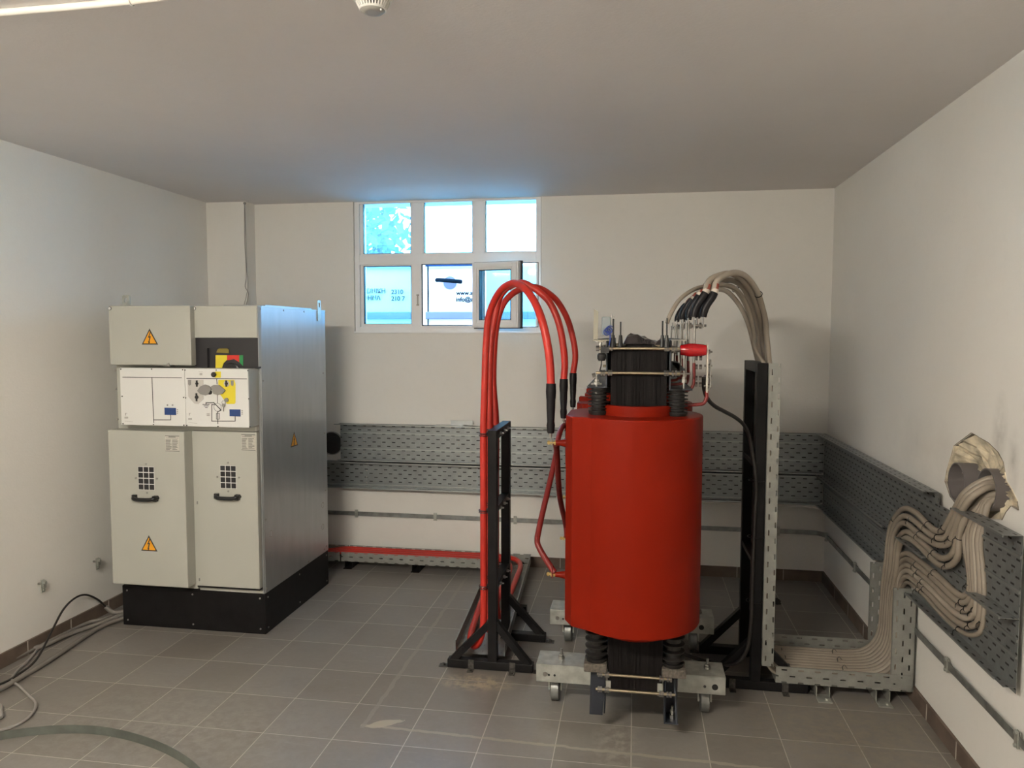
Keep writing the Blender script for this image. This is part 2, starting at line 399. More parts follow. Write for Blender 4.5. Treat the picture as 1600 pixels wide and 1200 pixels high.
SPLIT = {'plinth_screw', 'side_screw', 'knockout', 'panel_screw', 'box_screw', 'grille_screw', 'bolt', 'nut', 'busbar_bolt', 'bracket', 'floor_bracket', 'tray_screw', 'cable_tie',
         'hinge', 'indicator', 'lamp_socket', 'key_switch', 'bolt_hole', 'pillar', 'door_seam', 'glazing_bead', 'gasket', 'end_cap', 'core_spacer', 'small_print', 'frame_bolt', 'vent_rib', 'wheel', 'paint_fleck', 'mullion'}
def clusters(mb):
    """primitives of a builder that touch each other stay one piece"""
    bb = []
    for (a, b, c, d) in mb.g:
        P = mb.v[a:b]; bb.append((min(p.x for p in P), min(p.y for p in P), min(p.z for p in P), max(p.x for p in P), max(p.y for p in P), max(p.z for p in P)))
    n = len(bb); par = list(range(n))
    def root(i):
        while par[i] != i: i = par[i]
        return i
    e = .0012
    for i in range(n):
        for j in range(i):
            A, B = bb[i], bb[j]
            if all(A[k]-e <= B[k+3] and B[k]-e <= A[k+3] for k in range(3)): par[root(i)] = root(j)
    out = {}
    for i in range(n): out.setdefault(root(i), []).append(i)
    res = []
    for ids in out.values():
        q = MB()
        for i in ids:
            a, b, c, d = mb.g[i]; base = len(q.v); q.v += mb.v[a:b]; q.g.append((base, len(q.v), len(q.f), len(q.f)+d-c))
            for k in range(c, d): q.f.append([x-a+base for x in mb.f[k]]); q.m.append(mb.m[k]); q.sm.append(mb.sm[k]); q.uv.append(mb.uv[k])
        res.append(q)
    return res
def obj(name, mb, mats, parent=None, bevel=0.0, fixn=True, _one=False):
    if name in SPLIT and not _one:
        cs = clusters(mb)
        if len(cs) > 1:
            os_ = [obj(name, q, mats, parent, bevel, fixn, True) for q in cs]
            return os_[0]
    off = V((0, 0, 0)); r = parent
    while r is not None:
        off += r.location; r = r.parent
    me = bpy.data.meshes.new(name); me.from_pydata([v-off for v in mb.v], [], mb.f)
    ms = mats if isinstance(mats, (list, tuple)) else [mats]
    for q in ms: me.materials.append(q)
    for p, mi, sm in zip(me.polygons, mb.m, mb.sm): p.material_index = mi if mi < len(ms) else 0; p.use_smooth = sm
    if any(u is not None for u in mb.uv):
        uvl = me.uv_layers.new(name='UVMap')
        for p, u in zip(me.polygons, mb.uv):
            if u is None: u = [(0, 0)]*p.loop_total
            for li, c in zip(p.loop_indices, u): uvl.data[li].uv = c
    if fixn:
        bm = bmesh.new(); bm.from_mesh(me); bmesh.ops.recalc_face_normals(bm, faces=bm.faces); bm.to_mesh(me); bm.free()
    if any(mb.sm): me.set_sharp_from_angle(angle=math.radians(38))
    o = bpy.data.objects.new(name, me); COL.objects.link(o)
    if parent is not None: o.parent = parent
    if bevel:
        b = o.modifiers.new('bevel', 'BEVEL'); b.width = bevel; b.segments = 2; b.limit_method = 'ANGLE'; b.angle_limit = math.radians(50)
    return o
def thing(name, label, cat, loc, group=None):
    o = bpy.data.objects.new(name, None); COL.objects.link(o); o.location = loc; o.empty_display_size = .05
    return tag(o, label, cat, group)
def tag(o, label, cat, group=None):
    o['label'] = label; o['category'] = cat
    if group: o['group'] = group
    return o
def struct(name, mb, mt, parent=None, label=None, bevel=0.0):
    o = obj(name, mb, mt, parent, bevel)
    if parent is None: o['kind'] = 'structure'
    if label: o['label'] = label
    return o

# ------------------------------------------------------------------ the room
XL, XR, YB, YF, ZC = -3.06, 1.258, 5.185, -1.6, 2.585
struct('floor', MB().box((XL-.25, YF-.2, -.1), (XR+.25, YB+.26, 0)), M['floor'])
struct('ceiling', MB().box((XL-.25, YF-.2, ZC), (XR+.25, YB+.27, ZC+.12)), M['ceiling'])
struct('wall_left', MB().box((XL-.2, YF-.2, 0), (XL, YB+.26, ZC)), M['wall'])
WX0, WX1, WZ0 = -2.0, -.645, 1.657
struct('wall_back', MB().box((XL, YB, 0), (WX0, YB+.26, ZC)).box((WX1, YB, 0), (XR+.2, YB+.26, ZC)).box((WX0, YB, 0), (WX1, YB+.26, WZ0)), M['wall'])
struct('trim_1', MB().box((XL, 5.055, 0), (-2.755, YB, ZC)), M['wall'], label='wall pillar in the far left corner')
# front wall behind the camera, with a door
struct('wall_front', MB().box((XL, YF-.2, 0), (-.9, YF, ZC)).box((.1, YF-.2, 0), (XR+.2, YF, ZC)).box((-.9, YF-.2, 2.1), (.1, YF, ZC)), M['wall'])
d = struct('door_1', MB().box((-.9, YF-.12, 0), (.1, YF-.07, 2.1)), M['wood'])
struct('door_handle', MB().cyl((-.02, YF-.07, 1.0), (-.02, YF-.03, 1.0), .012).cyl((-.02, YF-.03, 1.0), (-.14, YF-.03, 1.0), .010), M['steel'], d)

HOLE_PX = [(1478,752),(1481,735),(1488,712),(1492,697),(1504,688),(1519,677),(1531,684),(1545,692),(1560,707),(1568,722),(1571,738),(1573,752),(1582,765),(1590,783),(1592,797),(1580,790),(1572,800),(1566,812),(1548,810),(1530,812),(1508,806),(1497,790),(1486,775)]
HOLE = [(at(0, XR, *q)[1], at(0, XR, *q)[2]) for q in HOLE_PX]
def wall_with_hole():
    bm = bmesh.new()
    outer = [(YF-.2, 0), (YB, 0), (YB, ZC), (YF-.2, ZC)]
    vo = [bm.verts.new((XR, a, b)) for a, b in outer]; vi = [bm.verts.new((XR, a, b)) for a, b in HOLE]
    es = [bm.edges.new((vo[i], vo[(i+1) % 4])) for i in range(4)]+[bm.edges.new((vi[i], vi[(i+1) % len(vi)])) for i in range(len(vi))]
    bmesh.ops.triangle_fill(bm, use_beauty=True, use_dissolve=False, edges=es)
    me = bpy.data.meshes.new('wall_right')
    bmesh.ops.recalc_face_normals(bm, faces=bm.faces)
    bm.to_mesh(me)
    mb = MB(); mb.add([v.co.copy() for v in bm.verts], [[v.index for v in f.verts] for f in bm.faces]); bm.free()
    # outer faces of the slab
    mb.box((XR+.24, YF-.2, 0), (XR+.26, YB+.26, ZC))
    return mb
struct('wall_right', wall_with_hole(), M['wall_r'])
# broken recess round the sleeves
def recess():
    mb = MB(); cy = sum(a for a, b in HOLE)/len(HOLE); cz = sum(b for a, b in HOLE)/len(HOLE)
    N = 6; n = len(HOLE); rnd = random.Random(3)
    dens = []
    for i in range(n):
        for k in range(3):
            a, b = HOLE[i], HOLE[(i+1) % n]; t = k/3
            dens.append((a[0]+(b[0]-a[0])*t, a[1]+(b[1]-a[1])*t))
    n = len(dens); rings = []
    for j in range(N+1):
        s = 1.012 if j == 0 else 1-(j-1)/(N-1)*.98; ring = []
        for (a, b) in dens:
            dep = -.004 if j == 0 else (.012+.03*min(1, (j-1)/1.5)+rnd.uniform(-.011, .014))
            if j == 1: dep = rnd.uniform(.002, .02)
            ring.append((XR+dep, cy+(a-cy)*s, cz+(b-cz)*s))
        rings.append(ring)
    vs = [p for r in rings for p in r]; fs = []
    for j in range(N):
        for k in range(n): fs.append((j*n+k, j*n+(k+1) % n, (j+1)*n+(k+1) % n, (j+1)*n+k))
    for idx, f in enumerate(fs):
        j = idx//n
        mb.mat(1 if (j < 1 and (idx % n) in range(9, 30)) or (j < 1 and (idx % n) > 38) else 0)
        mb.add([vs[i] for i in f], [(0, 1, 2, 3)])
    return mb
struct('trim_2', recess(), [M['plaster'], M['mortar']], label='ragged plaster recess knocked into the right wall')

def baseboard(name, lo, hi, axis, joints):
    mb = MB().box(lo, hi); h = hi[2]
    mb.mat(1)
    for j in joints:
        if axis == 0: mb.box((j-.003, lo[1]-.001, .002), (j+.003, lo[1]+.004, h))
        else:
            x = lo[0] if abs(lo[0]) < abs(hi[0]) else hi[0]
            mb.box((x-.0015, j-.003, .002), (x+.0015, j+.003, h))
    struct(name, mb, [M['skirting'], M['grout']], bevel=0)
SK = .072
baseboard('baseboard_back', (-2.755, YB-.012, 0), (XR, YB, SK), 0, [-2.6+.3*i for i in range(13)])
baseboard('baseboard_left', (XL, YF, 0), (XL+.012, 5.055, SK), 1, [-1.5+.3*i for i in range(21)])
baseboard('baseboard_right', (XR-.012, YF, 0), (XR, YB-.012, SK), 1, [-1.45+.3*i for i in range(22)])

# ------------------------------------------------------------------ window
def rectframe(mb, x0, x1, z0, z1, wd, y0, y1):
    mb.box((x0, y0, z0), (x0+wd, y1, z1)); mb.box((x1-wd, y0, z0), (x1, y1, z1))
    mb.box((x0+wd, y0, z0), (x1-wd, y1, z0+wd)); mb.box((x0+wd, y0, z1-wd), (x1-wd, y1, z1)); return mb
win = struct('window_1', rectframe(MB(), WX0+.003, WX1-.003, WZ0+.002, ZC+.02, .036, 5.197, 5.262), M['pvc'], bevel=.002)
cols = [(-1.935, -1.580), (-1.484, -1.133), (-1.04, -.681)]
fr = MB()
zt0, zt1, zb0, zb1 = 2.216, ZC-.002, 1.716, 2.130
fr.box((-1.575, 5.200, WZ0+.03), (-1.490, 5.258, ZC)); fr.box((-1.128, 5.200, WZ0+.03), (-1.048, 5.258, ZC))
fr.box((WX0+.03, 5.199, 2.138), (WX1-.03, 5.259, 2.208))
struct('mullion', fr, M['pvc'], win, bevel=.002)
bead = MB(); gk = MB()
for i, (a, b) in enumerate(cols):
    for j, (c, e) in enumerate(((zt0, zt1), (zb0, zb1))):
        if j == 1 and i > 0: continue
        rectframe(bead, a-.022, b+.022, c-.022, e+.022, .022, 5.206, 5.25)
        rectframe(gk, a-.001, b+.001, c-.001, e+.001, .004, 5.208, 5.24)
struct('glazing_bead', bead, M['pvc'], win, bevel=.0015)
struct('gasket', gk, M['gasket'], win)
for i, (a, b) in enumerate(cols):
    for j, (c, e) in enumerate(((zt0, zt1), (zb0, zb1))):
        if j == 1 and i > 0: continue
        struct('pane', MB().box((a, 5.226, c), (b, 5.230, e)), M['glass_dusty'], win)
# middle lower casement opening, its sash swung into the room against the right light
op = MB(); rectframe(op, -1.512, -1.110, 1.690, 2.150, .012, 5.188, 5.262)
struct('opening_rebate', op, M['pvc'], win, bevel=.001)
g2 = MB(); rectframe(g2, -1.500, -1.122, 1.702, 2.138, .006, 5.192, 5.200); struct('rebate_seal', g2, M['gasket'], win)
# right light below: closed, plain panel of glass seen beside the sash
struct('pane', MB().box((-1.04, 5.226, 1.70), (-.672, 5.230, 2.135)), M['glass_dusty'], win)
g3 = MB(); rectframe(g3, -1.048, -.664, 1.692, 2.140, .005, 5.196, 5.203); struct('gasket', g3, M['gasket'], win)
# sash: hinged at x=-1.10, turned nearly flat against the fixed light
hx, hy = -1.108, 5.185; ang = math.radians(-14)
ud = V((math.cos(ang), math.sin(ang), 0)); nd = V((-ud.y, ud.x, 0))
def sashbox(mb, a, b, c, e, n0, n1):
    o = V((hx, hy, 0)); vs = []
    for z in (c, e):
        for (s_, n_) in ((a, n0), (b, n0), (b, n1), (a, n1)): p = o+ud*s_+nd*n_; vs.append((p.x, p.y, z))
    return mb.add(vs, [(0,3,2,1),(4,5,6,7),(0,1,5,4),(1,2,6,5),(2,3,7,6),(3,0,4,7)])
def sashframe(mb, a, b, c, e, wd, n0, n1):
    sashbox(mb, a, a+wd, c, e, n0, n1); sashbox(mb, b-wd, b, c, e, n0, n1); sashbox(mb, a+wd, b-wd, c, c+wd, n0, n1); sashbox(mb, a+wd, b-wd, e-wd, e, n0, n1); return mb
SW = .362; sz0, sz1 = 1.682, 2.142
sf = MB(); sashframe(sf, .005, SW-.012, sz0+.006, sz1-.006, .052, -.062, -.008)
sashframe(sf, .012, SW-.022, sz0+.014, sz1-.014, .030, -.070, -.060)
sash = struct('casement_sash', sf, M['pvc'], win, bevel=.002); sash['label'] = 'window sash swung open into the room'
g4 = MB(); sashframe(g4, 0, SW, sz0, sz1, .010, -.022, -.004); sashframe(g4, .058, SW-.064, sz0+.058, sz1-.058, .004, -.064, -.02)
struct('seal', g4, M['gasket'], sash)
struct('sash_glass', sashbox(MB(), .057, SW-.064, sz0+.058, sz1-.058, -.038, -.034), M['glass'], sash)
hg = MB()
for z in (1.75, 2.04): hg.cyl((hx+.0, hy-.012, z-.028), (hx+.0, hy-.012, z+.028), .007)
struct('hinge', hg, M['pvc'], win)
struct('strike_plate', MB().box((-1.533, 5.186, 1.845), (-1.527, 5.2, 1.925)).box((-1.536, 5.184, 1.845), (-1.522, 5.2, 1.855)).box((-1.536, 5.184, 1.915), (-1.522, 5.2, 1.925)), M['steel'], win)
struct('window_sill', MB().box((WX0, 5.175, WZ0-.008), (WX1, 5.2, WZ0+.006)), M['pvc'], win, bevel=.002)

# ------------------------------------------------------------------ outside
struct('ground_outside', MB().box((-14, YB+.26, .9), (10, 40, 1.02)), M['asphalt'])
van = thing('van', 'white van with lettering parked close outside the window', 'van', (-2, 6.8, 1.02))
VY = 6.2
def vp(px, py): return at(1, VY, px, py)
body = MB()
prof = [(VY+.05, 1.32), (VY-.005, 1.42), (VY-.01, 1.72), (VY, 2.0), (VY+.03, 2.225), (VY+1.55, 2.225), (VY+1.6, 1.9), (VY+1.55, 1.32)]
n = len(prof); body.add([(-4.6, a, b) for a, b in prof]+[(.35, a, b) for a, b in prof], [tuple(range(n)), tuple(range(2*n-1, n-1, -1))]+[(i, (i+1) % n, n+(i+1) % n, n+i) for i in range(n)])
bo = obj('body', body, M['van'], van, bevel=.02)
rf = MB().box((-4.3, VY+.16, 3.20), (.1, VY+1.44, 3.26)); obj('roof', rf, M['van'], van, bevel=.02)
pl = MB()
for x in (-4.35, -2.70, .10):
    for y in ((VY+.05, VY+1.5) if x != -2.70 else (VY+.05,)): pl.bar((x, y, 2.2), (x+(.06 if x < 0 else -.06), y+(.12 if y < 7 else -.12), 3.22), .05, .03)
obj('pillar', pl, M['van'], van)
for (a, b) in ((-4.3, -2.73), (-2.67, .05)):
    obj('side_window', MB().add([(a, VY+.05, 2.24), (b, VY+.05, 2.24), (b, VY+.16, 3.2), (a, VY+.16, 3.2)], [(0, 1, 2, 3)]), M['vanglass'], van)
a = vp(665, 417); b = vp(733, 412)
obj('window_seal', MB().box((-2.7, VY-.012, 2.215), (b.x+.06, VY+.02, 2.262)), M['vanblue'], van, bevel=.004)
hd = MB()
p0, p1 = vp(685, 439), vp(721, 440)
hd.mat(0).tube([(p0.x-.01, VY-.012, p0.z+.006), (p0.x+.02, VY-.045, p0.z+.004), (p1.x-.03, VY-.045, p1.z), (p1.x, VY-.012, p1.z-.002)], .017, 10, 5)
obj('door_handle', hd, M['vantext'], van)
hc = vp(703, 442); obj('handle_recess', MB().cyl((hc.x, VY-.003, hc.z), (hc.x, VY+.004, hc.z), .055, 28), M['vangrey'], van)
obj('door_seam', MB().box((-1.737, VY-.014, 1.42), (-1.728, VY, 2.22)).box((.0, VY-.014, 1.42), (.009, VY, 2.22)), M['vantext'], van)
mz = vp(700, 493).z; obj('side_moulding', MB().box((-4.5, VY-.028, mz-.03), (.3, VY+.01, mz+.03)), M['vangrey'], van, bevel=.006)
for x in (-3.9, -.55):
    obj('wheel', MB().lathe((x, VY+.02, 1.36), (0, 1, 0), [(0, .2), (0, .33), (.02, .34), (.18, .34), (.2, .33)], 32), M['tyre'], van)
def text_mesh(name, body_, size, loc, mt, parent=None, bold=False):
    cu = bpy.data.curves.new('t', 'FONT'); cu.body = body_; cu.size = size; cu.extrude = .0006
    if bold: cu.offset = size*.03
    to = bpy.data.objects.new('t', cu); COL.objects.link(to)
    dg = bpy.context.evaluated_depsgraph_get(); dg.update()
    me = bpy.data.meshes.new_from_object(to.evaluated_get(dg)); bpy.data.objects.remove(to)
    off = V((0, 0, 0)); r = parent
    while r is not None: off += r.location; r = r.parent
    me.transform(Matrix.Translation(V(loc)-off) @ Matrix.Rotation(PI/2, 4, 'X')); me.materials.clear(); me.materials.append(mt)
    o = bpy.data.objects.new(name, me); COL.objects.link(o); o.parent = parent; return o
tp = vp(713.5, 461); text_mesh('lettering', 'www.a', .050, (tp.x, VY-.013, tp.z), M['vantext'], van, True)
tp = vp(713.0, 471); text_mesh('lettering', 'info@a', .050, (tp.x, VY-.013, tp.z), M['vantext'], van, True)
tp = vp(559.5, 458.5); text_mesh('lettering', 'ΘΕΣ/ΝΙΚΗ', .053, (tp.x, VY-.013, tp.z), M['vantext'], van, True)
tp = vp(562, 469); text_mesh('lettering', 'ΑΘΗΝΑ', .053, (tp.x, VY-.013, tp.z), M['vantext'], van, True)
tp = vp(612, 459.5); text_mesh('lettering', '2310', .053, (tp.x, VY-.013, tp.z), M['vantext'], van, True)
tp = vp(612, 470); text_mesh('lettering', '210 7', .053, (tp.x, VY-.013, tp.z), M['vantext'], van, True)
# tree added beyond the van to imitate bluish glare in the pane
tr = thing('tree', 'blue-green tree added for the bluish glare in the upper left pane', 'tree', (-6.3, 15, 1.02))
tk = MB(); tk.cyl((-6.3, 15, 1.0), (-6.2, 15, 3.0), .18, 12, .12); obj('trunk', tk, M['bark'], tr)
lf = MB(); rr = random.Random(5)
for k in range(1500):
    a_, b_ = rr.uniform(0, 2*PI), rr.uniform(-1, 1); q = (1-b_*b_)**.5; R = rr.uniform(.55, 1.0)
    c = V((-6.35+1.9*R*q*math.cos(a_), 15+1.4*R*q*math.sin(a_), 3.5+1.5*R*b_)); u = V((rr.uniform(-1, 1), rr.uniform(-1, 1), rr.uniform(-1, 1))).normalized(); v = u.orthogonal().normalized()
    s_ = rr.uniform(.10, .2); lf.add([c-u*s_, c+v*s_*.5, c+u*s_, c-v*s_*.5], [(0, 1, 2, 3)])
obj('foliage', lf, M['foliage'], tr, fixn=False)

# ------------------------------------------------------------------ lamp behind the camera
lt = thing('ceiling_light', 'long twin tube fluorescent batten on the ceiling', 'ceiling light', (-1.35, .15, ZC))
LX, LY = -1.35, .15
obj('housing', MB().box((LX-.62, LY-.07, ZC-.05), (LX+.62, LY+.07, ZC)), M['detector'], lt, bevel=.005)
mt_, t_, p_ = nodes('fluorescent_tube'); p_.inputs['Base Color'].default_value = (.9, .9, .9, 1)
p_.inputs['Emission Color'].default_value = (1.0, .925, .80, 1); p_.inputs['Emission Strength'].default_value = LAMP_POWER*3.1
for dy in (-.04, .04):
    obj('tube', MB().cyl((LX-.59, LY+dy, ZC-.085), (LX+.59, LY+dy, ZC-.085), .014, 12), mt_, lt)
obj('end_cap', MB().box((LX-.61, LY-.06, ZC-.105), (LX-.59, LY+.06, ZC-.05)).box((LX+.59, LY-.06, ZC-.105), (LX+.61, LY+.06, ZC-.05)), M['detector'], lt)
# ------------------------------------------------------------------ switchgear cabinet
cab = thing('switchgear_cabinet', 'tall light grey switchgear cabinet on a black plinth, by the left wall', 'switchgear', (-2.41, 4.17, 0))
CX0, CX1, CY0, CY1 = -2.838, -1.975, 3.745, 4.60
pb = MB().box((CX0, CY0, 0), (CX1, CY1, .228))
plinth = obj('plinth', pb, M['black'], cab, bevel=.003)
sc = MB()
def scr(mb, p, n, r=.005): p = V(p); mb.lathe(p, n, [(0, r), (.0025, r), (.0035, r*.6)], 10)
for x in (CX0+.03, (CX0+CX1)/2-.0, CX1-.03):
    for z in (.03, .20): scr(sc, (x, CY0, z), (0, -1, 0))
for y in (CY0+.03, 4.17, CY1-.03):
    for z in (.03, .20): scr(sc, (CX1, y, z), (1, 0, 0))
obj('plinth_screw', sc, M['steel'], plinth)
hb = MB().box((CX0, CY0+.012, .228), (CX1-.012, CY1, 1.785)); obj('housing', hb, M['cab'], cab, bevel=.003)
lp = MB().box((-2.36, CY0-.0, .228), (CX1-.003, CY0+.02, .245)); obj('bottom_strip', lp, M['cab'], cab, bevel=.001)
# galvanised right side panel
sp = MB().box((CX1-.012, CY0+.004, .228), (CX1+.002, CY1, 1.790)).box((CX1-.012, CY0-.004, .228), (CX1-.001, CY0+.006, 1.785))
side = obj('side_panel', sp, M['galv'], cab, bevel=.0015)
sc = MB()
for q in ((407,483),(443,485),(475,487),(411,595),(413,704),(415,812),(505,583),(507,677),(509,766),(510,853),(417,920),(507,858),(482,878),(425,868)):
    p = at(0, CX1+.002, *q); scr(sc, p, (1, 0, 0), .006)
obj('side_screw', sc, M['steel'], side)
kn = MB()
for q in ((504,789),(504,823),(423,834)):
    p = at(0, CX1+.001, *q); kn.ring(p, (1, 0, 0), .018, .0025, 18, 5)
obj('knockout', kn, M['greyink'], side)
# top plate edge + lifting lugs
obj('top_plate', MB().box((CX0-.005, CY0+.02, 1.785), (CX1+.003, CY1+.003, 1.793)).box((-2.27, 3.9, 1.793), (-2.02, 4.5, 1.803)), M['galv'], cab, bevel=.001)
def lug(name, c, ax, label=None):
    """flat lifting eye plate with a hole"""
    mb = MB(); w_, h_, r_, N = .024, .115, .012, 24
    P = []
    for k in range(N):
        t = 2*PI*k/N; ca, sa = math.cos(t), math.sin(t)
        s_ = min(w_/max(1e-6, abs(ca)), .030/max(1e-6, abs(sa)))
        P.append(((ca*r_, sa*r_*1.3), (ca*s_, sa*s_)))
    def pt(u, v, d): 
        return V(c)+(V((u, 0, v)) if ax == 1 else V((0, u, v)))+(V((0, d, 0)) if ax == 1 else V((d, 0, 0)))
    vs = []; fs = []
    for d in (0, .004):
        for i_, o_ in P: vs.append(pt(*i_, d)); vs.append(pt(*o_, d))
    for k in range(N):
        a, b = 2*k, 2*((k+1) % N); fs += [(a, a+1, b+1, b), (2*N+a, 2*N+b, 2*N+b+1, 2*N+a+1), (a, b, 2*N+b, 2*N+a), (a+1, 2*N+a+1, 2*N+b+1, b+1)]
    mb.add(vs, fs)
    q0, q1 = pt(-w_, -.10, 0), pt(w_, -.029, .004); mb.box(tuple(q0), tuple(q1))
    return obj(name, mb, M['galvlight'], cab)
lug('lifting_lug', (-2.842, 3.86, 1.83), 1); 
l2 = lug('lifting_lug', (CX1+.004, 4.50, 1.825), 0)
# doors and boxes
def door(name, x0, x1, z0, z1, y0, mt, y1=CY0+.012, bev=.004): return obj(name, MB().box((x0, y0, z0), (x1, y1, z1)), mt, cab, bevel=bev)
YUL, YUR, YDL, YDR, YC = 3.675, 3.715, 3.64, 3.715, 3.64
ul0, ul1 = ay(YUL, 169, 478), ay(YUL, 299, 571)
upl = door('upper_panel', ul0.x, ul1.x, ul1.z, ul0.z, YUL, M['cab'])
ur0, ur1 = ay(YUR, 302, 478), ay(YUR, 402, 528)
upr = door('upper_panel', ur0.x, ur1.x, ur1.z, ur0.z, YUR, M['cab'])
rb = ay(YUR, 402, 573)
obj('corner_post', MB().box((ur1.x+.002, YUR+.006, rb.z), (CX1-.003, CY0+.012, ur0.z)), M['cab'], cab, bevel=.002)
rec = MB().box((ur0.x, YUR+.022, rb.z-.01), (ur1.x, CY0+.012, ur1.z))
q0, q1 = ay(YUR, 323, 544), ay(YUR, 380, 580)
rec.box((ur0.x, YUR+.004, rb.z-.01), (q0.x, YUR+.022, ur1.z)).box((q1.x, YUR+.004, rb.z-.01), (ur1.x, YUR+.022, ur1.z)).box((q0.x, YUR+.004, q0.z), (q1.x, YUR+.022, ur1.z))
recess_o = obj('dial_recess', rec, M['darkrec'], cab)
def flat(mb, y, pts, t=.0012):
    """flat sticker on a front plane y, outlined by pixels"""
    P = [ay(y, *p) for p in pts]; return mb.prism([(p.x, p.z) for p in P], 1, y-t, y)
yr = YUR+.020
def fl(name, y, pts, mt, par, t=.0012): return obj(name, flat(MB(), y, pts, t), mt, par)
fl('yellow_scale', yr, [(337,555),(355,555),(355,562),(350,567),(346,577),(337,577)], M['yellow'], recess_o)
fl('red_scale', yr, [(355,555),(374,555),(374,566),(366,561),(355,563)], M['redlab'], recess_o)
fl('green_scale', yr, [(374,555),(380,555),(380,572),(374,566)], M['green'], recess_o)
fl('yellow_flap', yr, [(338,551),(340,546),(344,543),(354,543),(358,547),(358,552)], mat('dim_yellow', (.22, .17, .02), .4), recess_o)
dc = ay(yr, 363, 580); obj('dial', MB().lathe((dc.x, yr, dc.z), (0, -1, 0), [(0, .045), (.010, .045), (.012, .040)], 32), M['blackgloss'], recess_o, bevel=0)
# door corner locks
for q, par, yy in (((171.5,482),upl,YUL),((303.5,482),upr,YUR)):
    p = ay(yy, *q); mb = MB().mat(0).lathe(p, (0, -1, 0), [(0, .010), (.002, .010)], 20).mat(1).lathe(V(p)+V((0, -.002, 0)), (0, -1, 0), [(0, .0075), (.001, .0075)], 20)
    obj('lock', mb, [M['ink'], M['panelw']], par)
lt2 = ay(YUL, 263, 571); obj('latch', MB().box((lt2.x-.018, YUL-.012, lt2.z-.006), (lt2.x+.018, YUL+.03, lt2.z)).cyl((lt2.x+.004, YUL-.006, lt2.z-.004), (lt2.x+.004, YUL-.006, lt2.z+.014), .005, 8), M['steel'], upl)
# warning triangle
def tri_sign(cx, cz, h, place, par, label=None):
    """place(u, v, d) -> world point; equilateral-ish triangle with a lightning bolt"""
    mb = MB(); wd = h*.56
    def poly(P, d0, d1):
        n = len(P); mb.add([place(u, v, d0) for u, v in P]+[place(u, v, d1) for u, v in P], [tuple(range(n)), tuple(range(2*n-1, n-1, -1))]+[(i, (i+1) % n, n+(i+1) % n, n+i) for i in range(n)])
    mb.mat(0); poly([(-wd, -h/2), (wd, -h/2), (0, h/2)], 0, .0010)
    k = .80; mb.mat(1); poly([(-wd*k, -h/2+h*.075), (wd*k, -h/2+h*.075), (0, h/2-h*.145)], .0010, .0016)
    s = h/78; B = [(3, 22), (-9, -6), (-1, -4), (-6, -24), (-9, -22), (-5, -36), (3, -26), (-1, -25), (7, 3), (-1, 1), (8, 22)]
    mb.mat(0); poly([(a*s, b*s) for a, b in B], .0016, .0022)
    return obj('warning_sign', mb, [M['ink'], M['orange']], par)
def sign_front(px, py, hp, y, par):
    c = ay(y, px, py); h = ay(y, px, py-hp/2).z-ay(y, px, py+hp/2).z
    return tri_sign(0, 0, h, lambda u, v, d: (c.x+u, y-d, c.z+v), par)
sign_front(234, 526, 25, YUL, upl)
# control box
cb0, cb1 = ay(YC, 187, 576), ay(YC, 391.5, 665)
ZT, ZB = 1.460, 1.152
cbx = obj('control_box', MB().box((cb0.x, YC+.004, ZB), (-1.988, CY0+.01, ZT)).box((cb0.x-.035, YC+.04, ZB+.006), (cb0.x+.01, CY0+.01, ZT-.004)), M['cab'], cab, bevel=.003)
xm = ay(YC, 289.5, 620).x
pa = obj('control_panel', MB().box((cb0.x, YC, ZB), (xm-.001, YC+.006, ZT)), M['panelw'], cab, bevel=.0015)
pb_ = obj('control_panel', MB().box((xm+.001, YC, ZB), (-1.990, YC+.006, ZT)), M['panelw'], cab, bevel=.0015)
def C1(X, Y): return (140+X/4, 440+Y/4)    # first close-up of the survey
def line(mb, P, wpx, y):
    Q = [ay(y, *C1(*p)) for p in P]; w_ = wpx*.00085
    for a, b in zip(Q[:-1], Q[1:]):
        dv = (b-a).normalized(); mb.bar(a-dv*w_/2+V((0, -.0004, 0)), b+dv*w_/2+V((0, -.0004, 0)), w_, .0012, (0, 1, 0))
mb = MB(); line(mb, [(208,597),(574,601)], 4, YC); line(mb, [(390,603),(401,882)], 4, YC); line(mb, [(403,864),(507,864),(507,835)], 4, YC)
obj('mimic_diagram', mb, M['ink'], pa)
mb = MB(); line(mb, [(608,605),(982,608)], 4, YC); line(mb, [(795,608),(797,640)], 4, YC); line(mb, [(798,700),(799,760)], 3, YC)
line(mb, [(800,812),(802,888)], 4, YC); line(mb, [(728,765),(728,757),(777,757),(822,803),(806,812)], 5, YC); line(mb, [(708,768),(748,768)], 4, YC); line(mb, [(716,777),(742,777)], 4, YC); line(mb, [(724,787),(736,787)], 4, YC)
line(mb, [(764,768),(764,872),(910,872),(910,843)], 4, YC); line(mb, [(793,822),(811,822),(811,860),(793,860),(793,822)], 3, YC); line(mb, [(764,770),(785,768)], 4, YC)
obj('mimic_diagram', mb, M['ink'], pb_)
def shape(name, pts, mt, par, t=.0012, y=YC): return obj(name, flat(MB(), y, [C1(*p) for p in pts], t), mt, par)
shape('display', [(469,788),(540,790),(541,834),(470,832)], M['blue'], pa, .002)
shape('display', [(875,798),(943,799),(944,843),(876,841)], M['blue'], pb_, .002)
for par, X0 in ((pa, 548), (pb_, 953)):
    mb = MB()
    for k in range(3): flat(mb, YC, [C1(X0-3, 797+k*11+(par is pb_)*6), C1(X0+4, 797+k*11+(par is pb_)*6), C1(X0+4, 803+k*11+(par is pb_)*6), C1(X0-3, 803+k*11+(par is pb_)*6)])
    obj('indicator', mb, M['greyink'], par)
mb = MB()
for X in (487, 519): p = ay(YC, *C1(X, 772)); mb.lathe(p, (0, -1, 0), [(0, .0042), (.002, .0042)], 14)
